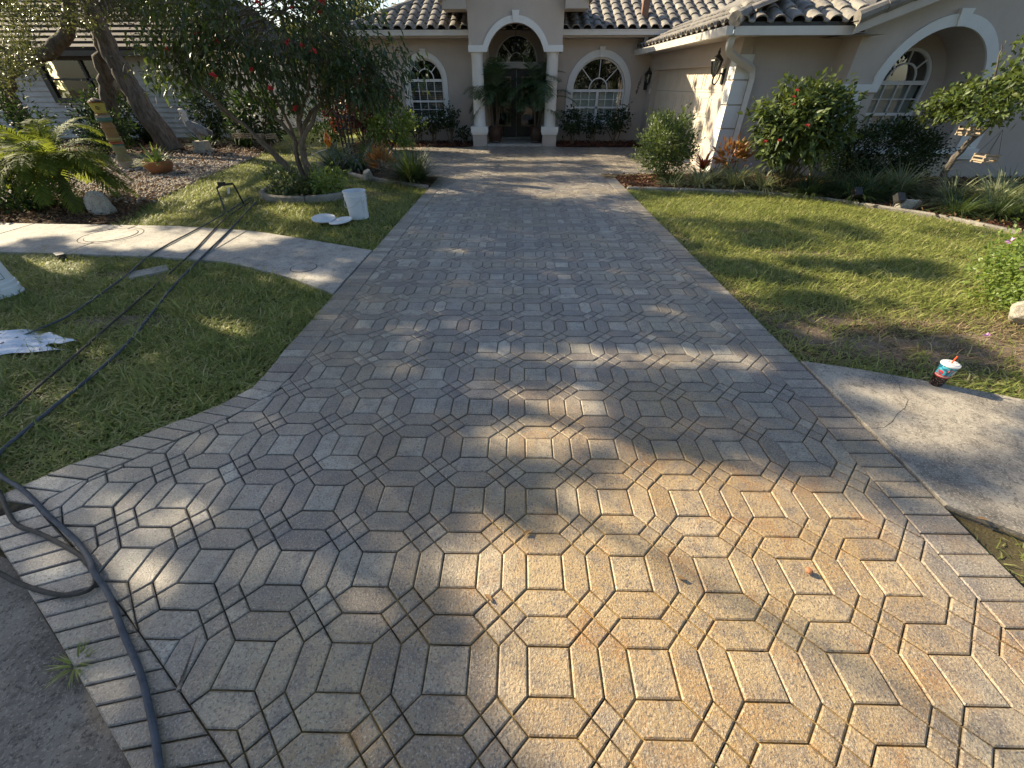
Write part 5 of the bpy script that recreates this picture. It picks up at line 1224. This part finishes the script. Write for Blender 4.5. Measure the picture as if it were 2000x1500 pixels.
m = MB(); m.obox((0,0,0),(.07,0,0),(0,.035,0),(0,0,.03)); o = m.build('sprinkler_block', M['iron'], None); o.location = (-5.1,4.36,.02); o.rotation_euler = (0,0,-.6); tag(o, 'small black block at the edge of the left walk', 'block')
# debris on the pavers
for (x, y, l) in ((.03,1.0,'dark dry leaf on the pavers left of centre'),(1.15,.86,'round brown seed pod on the pavers right of centre'),(.62,.83,'thin dry twig leaf on the pavers near centre'),(-.12,.75,'curled pale leaf on the pavers near centre'),(2.03,1.12,'brown leaf at the broken edge of the right walk')):
    m = MB(); vs, fs = leaf_arrays(np.array([[0,0,.006]]), np.array([[1.0,.4,.1]]), np.array([[0,.3,1.0]]), .045, .022, .0)
    if 'pod' in l: m.lathe([(.002,0),(.012,.004),(.014,.012),(.008,.019),(.002,.02)], (0,0,.002), 10)
    else: m.add(vs, fs)
    o = m.build('seed_pod' if 'pod' in l else 'fallen_leaf', M['terracotta'] if 'pod' in l else M['litter'], None); o.location = (x,y,.002); o.rotation_euler = (0,0,x*9); tag(o, l, 'seed' if 'pod' in l else 'leaf')
for (x, y, l) in ((-1.50,.44,'grass tuft in the seam between gutter and border bricks'),):
    strap_clump('weed_tuft', (-1.47,.50,-.01), l, 'weed', 34, .075, .006, M['grass'], .025, (.3,1.3), .9)
# ------------------------------------------------------------------ planting by the house
gp = 'shrubs under the front windows'
def rose(x, y, label, hgt=.85, w=.36, n=46):
    shrub('window_shrub', (x,y,.01), label, 'shrub', (0,0,hgt*.66), (w,w*.8,hgt*.36), n, 9, .085, .055, M['hedge'], .06, gp, 6, .2, .1, M['bark2'], .018, .3)
rose(-3.35,14.85,'sparse shrub under the left end of the left window', .95); rose(-2.75,14.95,'sparse shrub under the middle of the left window', .9)
rose(-2.2,14.9,'dark shrub under the right end of the left window', 1.0, .34, 60); rose(-1.75,14.75,'small low shrub beside the left porch plinth', .5, .2, 20)
rose(1.62,14.85,'dark shrub under the left half of the right window', .95, .42, 70); rose(2.95,14.85,'dark shrub under the right half of the right window', .95, .50, 75); rose(2.25,15.0,'leafy shrub under the middle of the right window', .9, .35, 36)
def potted(x, y, label, seed):
    random.seed(seed); root = empty('potted_palm', (x,y,.055), label, 'palm', 'palms flanking the front door')
    m = MB(); m.lathe([(.15,0),(.17,.02),(.16,.05),(.20,.12),(.235,.28),(.225,.36),(.245,.40),(.255,.43),(.23,.44),(.22,.40),(.02,.39)], (x,y,.055), 26); m.build('pot', M['glaze'], root, smooth=True)
    for i in range(5):
        a = i*1.26; bx_, by_ = x+.06*math.cos(a), y+.06*math.sin(a); tx, ty, tz = bx_+.10*math.cos(a), by_+.08*math.sin(a), random.uniform(.85,1.55)
        m = MB(); m.tube([(bx_,by_,.44),((bx_+tx)/2+.02,(by_+ty)/2,.75),(tx,ty,tz)], [.015,.012,.010], 6); m.build('cane', M['bark2'], root)
        for j in range(7):
            frond(root, (tx,ty,tz-.02), a+j*1.3+random.uniform(-.4,.4), random.uniform(.25,1.35), random.uniform(.7,1.15), 28, .38, M['palmd'], random.uniform(.7,1.4), w=.020, rad=.007)
potted(-.80,14.95,'potted palm left of the front door, fronds over the left column', 4); potted(.50,14.95,'potted palm right of the front door, fronds over the right column', 9)
# left corner bed
strap_clump('grass_clump', (-2.12,8.80,0), 'dark round grassy clump at the left driveway corner', 'plant', 900, .74, .016, M['strap'], .18, (.05,1.2), .7)
cr = empty('croton', (-2.98,9.75,0), 'orange and yellow croton beside the dark grassy clump', 'plant')
P, O, C = clumped((-2.98,9.75,.24), (.20,.18,.2), 26, 9, .04, .3); n = len(P); leaves('foliage', P, unit(O+np.array([[0,0,.9]])), unit(rdir(n)+O), .16, .045, M['croton'], cr)
m = MB(); [m.tube([(-2.98,9.75,-.02),(-2.98+.1*math.cos(a),9.75+.1*math.sin(a),.25)],.010,5) for a in (0,1.5,3,4.5)]; m.build('stems', M['stem'], cr)
for i, (x, y, l) in enumerate(((-3.65,10.15,'arching dark strap leaves in front of the black trellis'),(-4.25,10.9,'strap leaf clump left of the trellis behind the glass ornament'),(-3.7,11.3,'strap leaf clump right of the trellis'),(-4.9,12.2,'strap leaf clump behind the trellis at its left'),(-4.0,12.4,'strap leaf clump behind the trellis at its right'),(-4.2,10.2,'low strap leaf clump near the small white rock'))):
    strap_clump('strap_leaf_clump', (x,y,0), l, 'plant', 260, .70, .026, M['strap'], .15, (.2,1.2), 1.2, 'strap leaf clumps in the left corner bed')
tre = empty('trellis', (-4.35,11.7,0), 'narrow black garden trellis standing in strap leaves', 'trellis')
for i in range(4):
    m = MB(); m.tube([(-4.48+.085*i,11.7,-.02),(-4.50+.10*i,11.7,.95)], .022, 6); m.build('upright', M['iron'], tre)
for z in (.35,.66,.9): m = MB(); m.tube([(-4.52,11.72,z),(-4.16,11.72,z)], .012, 5); m.build('crossbar', M['iron'], tre)
shrub('burgundy_shrub', (-4.6,13.6,0), 'tall burgundy leaved shrub left of the front wall', 'shrub', (0,0,1.1), (.95,.5,.7), 130, 16, .12, .07, M['burg'], .09, stems=9, sr=.02)
shrub('green_shrub', (-3.75,13.3,0), 'bright green shrub at the corner of the left front wall', 'shrub', (.1,0,.6), (.75,.45,.48), 110, 16, .11, .065, M['peri'], .08, stems=9)
shrub('green_shrub', (-5.9,14.3,0), 'dark green shrub behind the burgundy shrub', 'shrub', (0,0,.6), (.8,.5,.55), 90, 16, .10, .05, M['hedge'], .09, stems=8)
# right bed
shrub('garden_shrub', (2.84,9.2,0), 'upright light green shrub at the right driveway corner', 'shrub', (0,0,.58), (.54,.44,.55), 260, 20, .075, .028, M['shrub'], .06, stems=14, up=.6, sr=.008, shell=.35)
br = empty('bromeliad', (3.62,9.05,0), 'red-orange bromeliad in front of the garage corner', 'plant')
n = 26; a = np.arange(n)*2.4; th = .2+.7*rng.random(n); D = np.stack([np.cos(a)*np.sin(th),np.sin(a)*np.sin(th),np.cos(th)],1)
vs, fs = blades_arrays(np.tile([[3.62,9.05,.18]],(n,1)), D, .42*(.7+.4*rng.random(n)), .055, .7, 5); np_mesh('rosette', vs, fs, M['brom'], br)
strap_clump('b', (3.62,9.05,0), '', '', 30, .45, .05, M['burg'], .1, (.4,1.2), .8, parent=br)
cr2 = empty('croton', (4.05,8.9,0), 'yellow orange croton right of the red bromeliad', 'plant')
P, O, C = clumped((4.05,8.9,.42), (.28,.2,.2), 26, 8, .05, .3); n = len(P); leaves('foliage', P, unit(O+np.array([[0,0,.7]])), unit(rdir(n)+O), .15, .05, M['croton'], cr2)
m = MB(); [m.tube([(4.05,8.9,-.02),(4.05+.14*math.cos(a_),8.9+.1*math.sin(a_),.4)],.010,5) for a_ in (0,1.5,3,4.5)]; m.build('stems', M['stem'], cr2)
gs = 'variegated strap plants along the right bed'
for x, y, s, l in ((2.85,8.42,.34,'small variegated tuft at the curb by the driveway corner'),(3.35,8.4,.5,'variegated strap plant in front of the red bromeliad'),(3.95,8.3,.58,'large variegated strap plant left of the ixora'),(4.35,8.05,.5,'variegated strap plant at the left foot of the ixora'),(6.55,7.75,.7,'tall variegated strap plant right of the dark hedge'),(7.4,6.9,.7,'variegated strap plant at the right edge below the small tree'),(7.9,7.3,.65,'variegated strap plant behind the right edge clump'),(3.65,8.55,.5,'variegated strap plant between bromeliad and croton'),(6.15,7.95,.6,'variegated strap plant in front of the hedge'),(7.0,7.2,.62,'variegated strap plant below the hanging baskets')):
    strap_clump('variegated_plant', (x,y,0), l, 'plant', int(260*s/.5) if x > 3 else 40, s*1.12, .021, M['varieg'], .10, (.15,1.2), 1.15, gs)
gs2 = 'dark grassy clumps along the right curb'
for x, y, s, l in ((4.95,7.65,.42,'dark grassy clump at the right foot of the ixora'),(5.55,7.35,.45,'dark grassy clump left of the garden spotlight'),(5.95,7.5,.5,'dark grassy clump in front of the hedge'),(6.45,6.45,.42,'dark grassy clump right of the garden spotlight'),(6.9,6.3,.45,'dark grassy clump at the far right curb'),(5.2,8.1,.5,'dark grassy clump between ixora and hedge'),(3.0,8.75,.34,'dark grassy clump at the foot of the light green shrub'),(5.6,7.9,.5,'dark grassy clump behind the thin spotlight stake'),(7.35,6.1,.5,'last dark grassy clump at the right edge')):
    strap_clump('grassy_clump', (x,y,0), l, 'plant', 420, s*1.12, .015, M['strap'], .13, (.15,1.25), 1.15, gs2)
ix = shrub('ixora_shrub', (4.70,8.0,0), 'tall rounded glossy shrub with red flower heads beside the downspout', 'shrub', (-.06,0,1.02), (.66,.55,.52), 270, 16, .125, .055, M['ixora'], .07, stems=22, up=.1, sr=.012, shell=.6)
IM = flower_mesh(M['pink'], .030, 34)
put_flowers(ix, [(4.22,7.72,1.46),(4.17,7.66,1.38),(4.16,7.60,1.30),(4.40,7.44,1.03),(4.12,7.56,.82),(4.0,7.75,.78)], IM, 'flower_head', (.7,1.1))
BM_ = flower_mesh(M['blue'], .025, 10)
for i, (x, y, z) in enumerate(((4.0,8.0,.42),(4.33,7.75,.42))):
    o = bpy.data.objects.new('blue_flower', BM_); COL.objects.link(o); o.location = (x,y,z); tag(o, ('blue flower low in the strap plant left of the ixora','blue flower under the ixora')[i], 'flower')
hd = shrub('dark_hedge', (6.35,8.55,0), 'clipped dark green hedge under the alcove window', 'hedge', (.25,0,.52), (1.05,.42,.46), 330, 26, .055, .034, M['hedge'], .07, stems=14, shell=.7)
# small tree at right
stt = empty('small_tree', (7.0,7.6,0), 'small leaning tree with layered leaves in the right bed', 'tree')
m = MB(); limb(m, [V(7.0,7.6,-.03),V(7.03,7.6,.35),V(7.12,7.6,.75),V(7.3,7.6,1.1),V(7.5,7.6,1.7)], .062, .03, 8, .01)
for e in ((6.8,7.5,1.35),(6.6,7.3,1.6),(7.9,7.5,1.5),(7.7,7.3,2.1),(6.9,7.7,2.0),(8.2,7.9,1.9),(7.15,7.2,1.04)): limb(m, [V(7.18,7.6,.88), V(7.18,7.6,.88).lerp(V(*e),.5)+V(0,0,.1), V(*e)], .025, .007, 6, .01)
m.build('trunk', M['bark'], stt, smooth=True)
cls = [(random.uniform(6.55,9.0), random.uniform(6.9,8.2), 0, .11) for _ in range(230)]
cls = [(x, y, 1.05+.55*(x-6.5)*.55+random.uniform(.0,.75)*(.35+.5*(x-6.5)), r) for x, y, z, r in cls]
canopy(stt, cls, M['ixora'], .085, .05, 26, 'crown')
def basket(c, label, wires=True):
    root = empty('orchid_basket', c, label, 'basket', 'slatted orchid baskets'); x, y, z = c
    for i in range(5):
        for s in (-1, 1):
            mm = MB()
            if i % 2 == 0: mm.obox((x,y+s*.09,z+i*.024),(.115,0,0),(0,.010,0),(0,0,.010))
            else: mm.obox((x+s*.095,y,z+i*.024),(.010,0,0),(0,.105,0),(0,0,.010))
            mm.build('slat', M['wood'], root)
    mm = MB(); mm.box(x-.09,x+.09,y-.08,y+.08,z-.012,z+.004); mm.build('base_slat', M['wood'], root)
    if wires:
        mm = MB(); [mm.tube([(x+sx*.09,y+sy*.08,z+.1),(x,y,z+.42)],.003,4) for sx in (-1,1) for sy in (-1,1)]; mm.build('wire_hanger', M['iron'], root)
basket((6.85,7.38,.92), 'slatted wooden orchid basket hanging against the small tree trunk'); basket((7.15,7.2,.58), 'slatted wooden orchid basket low at the right of the small tree')
for x, z, y, l in ((-8.05,.33,13.3,'left one of the slatted baskets hanging behind the flowering tree'),(-7.75,.33,13.35,'second slatted basket from the left behind the flowering tree'),(-7.45,.32,13.3,'third slatted basket from the left behind the flowering tree'),(-7.1,.32,13.3,'rightmost slatted basket behind the flowering tree')): basket((x,y,z), l)
# garden spotlights
for (x, y, l) in ((5.72,6.72,'black garden spotlight on a stake near the right curb'),(5.35,7.12,'black spotlight on a thin stake in front of the dark grass')):
    root = empty('garden_spotlight', (x,y,0), l, 'spotlight'); m = MB(); m.tube([(x,y,-.02),(x,y,.12)],.012,6); m.build('stake', M['iron'], root)
    m = MB(); m.obox((x+.01,y-.03,.16),(.055,0,0),(0,.03,-.03),(0,.045,.045)); m.build('lamp_head', M['iron'], root)
# periwinkle bush at the right edge
pw = shrub('periwinkle_bush', (4.42,3.32,0), 'bright green bush with pale purple flowers at the right edge', 'shrub', (.0,0,.30), (.44,.40,.33), 300, 18, .042, .022, M['peri'], .05, stems=18, up=.4, sr=.005, shell=.5)
PM = flower_mesh(M['violet'], .026, 6)
put_flowers(pw, [(4.02,3.25,.36),(4.05,3.15,.45),(4.12,3.0,.38),(4.1,3.05,.52),(4.2,2.98,.44),(4.16,3.2,.56),(4.3,3.0,.50),(4.35,2.98,.36),(4.05,3.45,.50)], PM)
o = bpy.data.objects.new('fallen_petal', PM); COL.objects.link(o); o.location = (3.52,2.72,.02); tag(o, 'purple flower fallen on the bare lawn near the cup', 'flower')

# ------------------------------------------------------------------ neighbour house and far background
nh = empty('neighbor_house', (-15,17,0), 'white lap sided house with brown tile roof behind the oak', 'house')
m = MB(); m.plate([(-26,-.1),(-10.3,-.1),(-10.3,2.45),(-26,2.45)], [[(-16.2,1.10),(-13.3,1.10),(-13.3,2.25),(-16.2,2.25)]], pl_y(17), 0, .2); m.box(-10.5,-10.3,17.2,27,-.1,2.45); m.build('wall', M['siding'], nh)
z = .0
while z < 1.05:
    m = MB(); m.add([(-26,16.955,z),(-10.29,16.955,z),(-10.29,16.995,z+.15),(-26,16.995,z+.15),(-26,16.995,z),(-10.29,16.995,z)], [(0,1,2,3),(0,4,5,1)]); m.build('lap_board', M['siding'], nh); z += .152
while z < 2.4:
    for xa, xb in ((-26,-16.3),(-13.2,-10.29)):
        m = MB(); m.add([(xa,16.955,z),(xb,16.955,z),(xb,16.995,z+.15),(xa,16.995,z+.15),(xa,16.995,z),(xb,16.995,z)], [(0,1,2,3),(0,4,5,1)]); m.build('lap_board', M['siding'], nh)
    z += .152
m = MB(); m.plate([(-16.28,1.02),(-13.22,1.02),(-13.22,2.33),(-16.28,2.33)], [[(-16.1,1.18),(-13.4,1.18),(-13.4,2.2),(-16.1,2.2)]], pl_y(16.93), 0, .12); wn = m.build('window', M['iron'], nh)
m = MB(); m.box(-16.1,-13.4,16.97,17.02,1.66,1.72); m.box(-14.8,-14.72,16.97,17.02,1.18,2.2); m.build('mullion', M['iron'], wn)
m = MB(); m.add([(-16.1,17.03,1.18),(-13.4,17.03,1.18),(-13.4,17.03,2.2),(-16.1,17.03,2.2)], [(0,1,2,3)]); m.build('pane', M['glass'], wn)
m = MB(); m.box(-16.6,-12.9,18.0,18.02,.8,2.45); m.box(-16.6,-12.9,17.2,18.0,.78,.8); m.build('room_shell', M['dark'], wn)
m = MB(); m.box(-16.3,-13.2,16.88,17,1.0,1.03); m.build('sill', M['stucco'], nh)
m = MB(); m.add([(-18.5,16.3,2.42),(-9.8,16.3,2.42),(-12.6,20.5,4.6),(-17,20.5,4.6)], [(0,1,2,3)]); m.add([(-9.8,16.3,2.42),(-9.8,27,2.42),(-12.6,24,4.6),(-12.6,20.5,4.6)], [(0,1,2,3)]); m.add([(-18.5,16.3,2.42),(-17,20.5,4.6),(-17,24,4.6),(-18.5,27,2.42)], [(0,1,2,3)]); rn = m.build('roof', M['tile_n'], nh)
m = MB(); m.box(-18.5,-9.8,16.28,16.36,2.28,2.42); m.box(-18.4,-9.9,16.36,17,2.30,2.33); m.build('fascia', M['door'], nh)
for i in range(14):
    t0, t1 = i/14, (i+1.12)/14
    y0, z0_, y1, z1_ = 16.27+4.2*t0, 2.45+2.18*t0, 16.27+4.2*t1, 2.45+2.18*t1; xa, xb = -18.5+1.5*t0, -9.8-2.8*t0
    m = MB(); m.add([(xa,y0,z0_+.06),(xb,y0,z0_+.06),(xb,y1,z1_+.0),(xa,y1,z1_+.0),(xa,y0,z0_-.02),(xb,y0,z0_-.02)], [(0,1,2,3),(0,4,5,1)]); m.build('tile_course', M['tile_n'], rn)
sheet('back_yard', [(-10,16.5),(-4.2,16),(-5.0,40),(-30,40),(-10,27)], -.02, simple('back_lawn', (.12,.16,.03), (.20,.24,.06), 6, .9, .5, 60, .02))
bk = empty('far_shed', (-9.5,34,0), 'pale blue building glimpsed between the trunks of the flowering tree', 'building')
m = MB(); m.box(-14,-5.5,34,40,-.1,2.6); m.build('wall', simple('pale_blue_wall', (.42,.60,.66), (.50,.68,.74)), bk); m = MB(); m.add([(-14.4,33.6,2.6),(-5.1,33.6,2.6),(-5.1,37,4.0),(-14.4,37,4.0)], [(0,1,2,3)]); m.build('roof', M['tile_n'], bk)
# plants under the oak
for x, y, s, l in ((-12.9,14.4,.9,'dark strap leaves left of the oak trunk'),(-9.7,14.2,.7,'dark strap leaves between oak and pelican'),(-12.2,15.4,1.0,'dark broad strap leaves against the white siding'),(-8.6,14.4,.8,'dark strap leaves right of the pelican'),(-15.5,13.0,.9,'dark strap leaves at the far left bed')):
    strap_clump('understory_plant', (x,y,0), l, 'plant', 70, s, .06, M['hedge'], .2, (.1,1.0), .9, 'dark plants under the oak')
shrub('understory_shrub', (-12.9,15.2,0), 'dark bushy shrub left under the black window', 'shrub', (0,0,.7), (1.0,.6,.7), 150, 16, .13, .05, M['hedge'], .12)
shrub('understory_shrub', (-9.9,15.3,0), 'tall dark shrub against the right end of the white siding', 'shrub', (0,0,1.0), (.8,.6,.95), 170, 16, .12, .05, M['hedge'], .12)
shrub('understory_shrub', (-11.2,12.6,0), 'dark spiky shrub between the oak trunks', 'shrub', (0,0,.55), (.7,.4,.5), 100, 14, .16, .04, M['hedge'], .1)
shrub('understory_shrub', (-13.2,11.8,0), 'very dark shrub behind the small palm', 'shrub', (0,0,.8), (1.1,.7,.8), 130, 14, .14, .05, M['hedge'], .14)
shrub('understory_shrub', (-7.9,6.6,0), 'dark low shrub at the left edge below the small palm', 'shrub', (0,0,.25), (.75,.45,.3), 120, 12, .10, .04, M['hedge'], .08)
shrub('understory_shrub', (-7.65,13.9,0), 'dark large leaved shrub behind the slatted baskets', 'shrub', (0,0,.85), (.75,.5,.6), 70, 14, .22, .07, M['hedge'], .1, sr=.03)
# trees behind the houses and across the street
def bg_tree(x, y, hgt, r, label, seed, grp, mat='oakleaf', n=110):
    random.seed(seed); t = empty('background_tree', (x,y,0), label, 'tree', grp); cl = []
    for i in range(n):
        d = Vector((random.gauss(0,1),random.gauss(0,1),random.gauss(0,.8))).normalized()*random.uniform(.45,1); cl.append((x+d.x*r, y+d.y*r, hgt*.56+d.z*hgt*.44, random.uniform(.35,.6)))
    canopy(t, cl, M[mat], .34, .16, 34); m = MB(); limb(m, [(x,y,-.1),(x+.1,y,hgt*.3),(x,y,hgt*.7)], .25, .12, 8, .05); m.build('trunk', M['bark'], t)
for i, (x, y, hh, r, l) in enumerate(((-9.5,27,6,2.6,'tree behind the gap between the two houses'),(-6.2,30,5,2.2,'smaller tree behind the taupe house'),(-22,24,8,4,'tall tree left behind the white house'))): bg_tree(x, y, hh, r, l, 40+i, 'trees behind the houses')
for i, (x, y, hh, r, l) in enumerate(((-14,-22,9,5,'leftmost street tree behind the viewer'),(-6,-21,10,5.5,'second street tree behind the viewer'),(1,-23,11,5.5,'third street tree behind the viewer'),(8,-21,10,5.5,'fourth street tree behind the viewer'),(16,-22,10,5.5,'rightmost street tree behind the viewer'))): bg_tree(x, y, hh, r, l, 60+i, 'street trees opposite the house', n=230)

hg = empty('added_street_hedge', (0,-18.5,0), 'long tall unseen hedge added behind the viewer to darken window reflections', 'hedge'); random.seed(77)  # unseen, put in so the windows have something dark to reflect
canopy(hg, [(random.uniform(-26,26), -18.5+random.uniform(-.6,.6), random.uniform(.2,3.6), .3) for _ in range(620)], M['hedge'], .26, .14, 30, 'foliage')
m = MB(); [m.tube([(x,-18.5,-.1),(x+.1,-18.5,2.6)],.05,5) for x in range(-25,26,2)]; m.build('stems', M['bark'], hg)
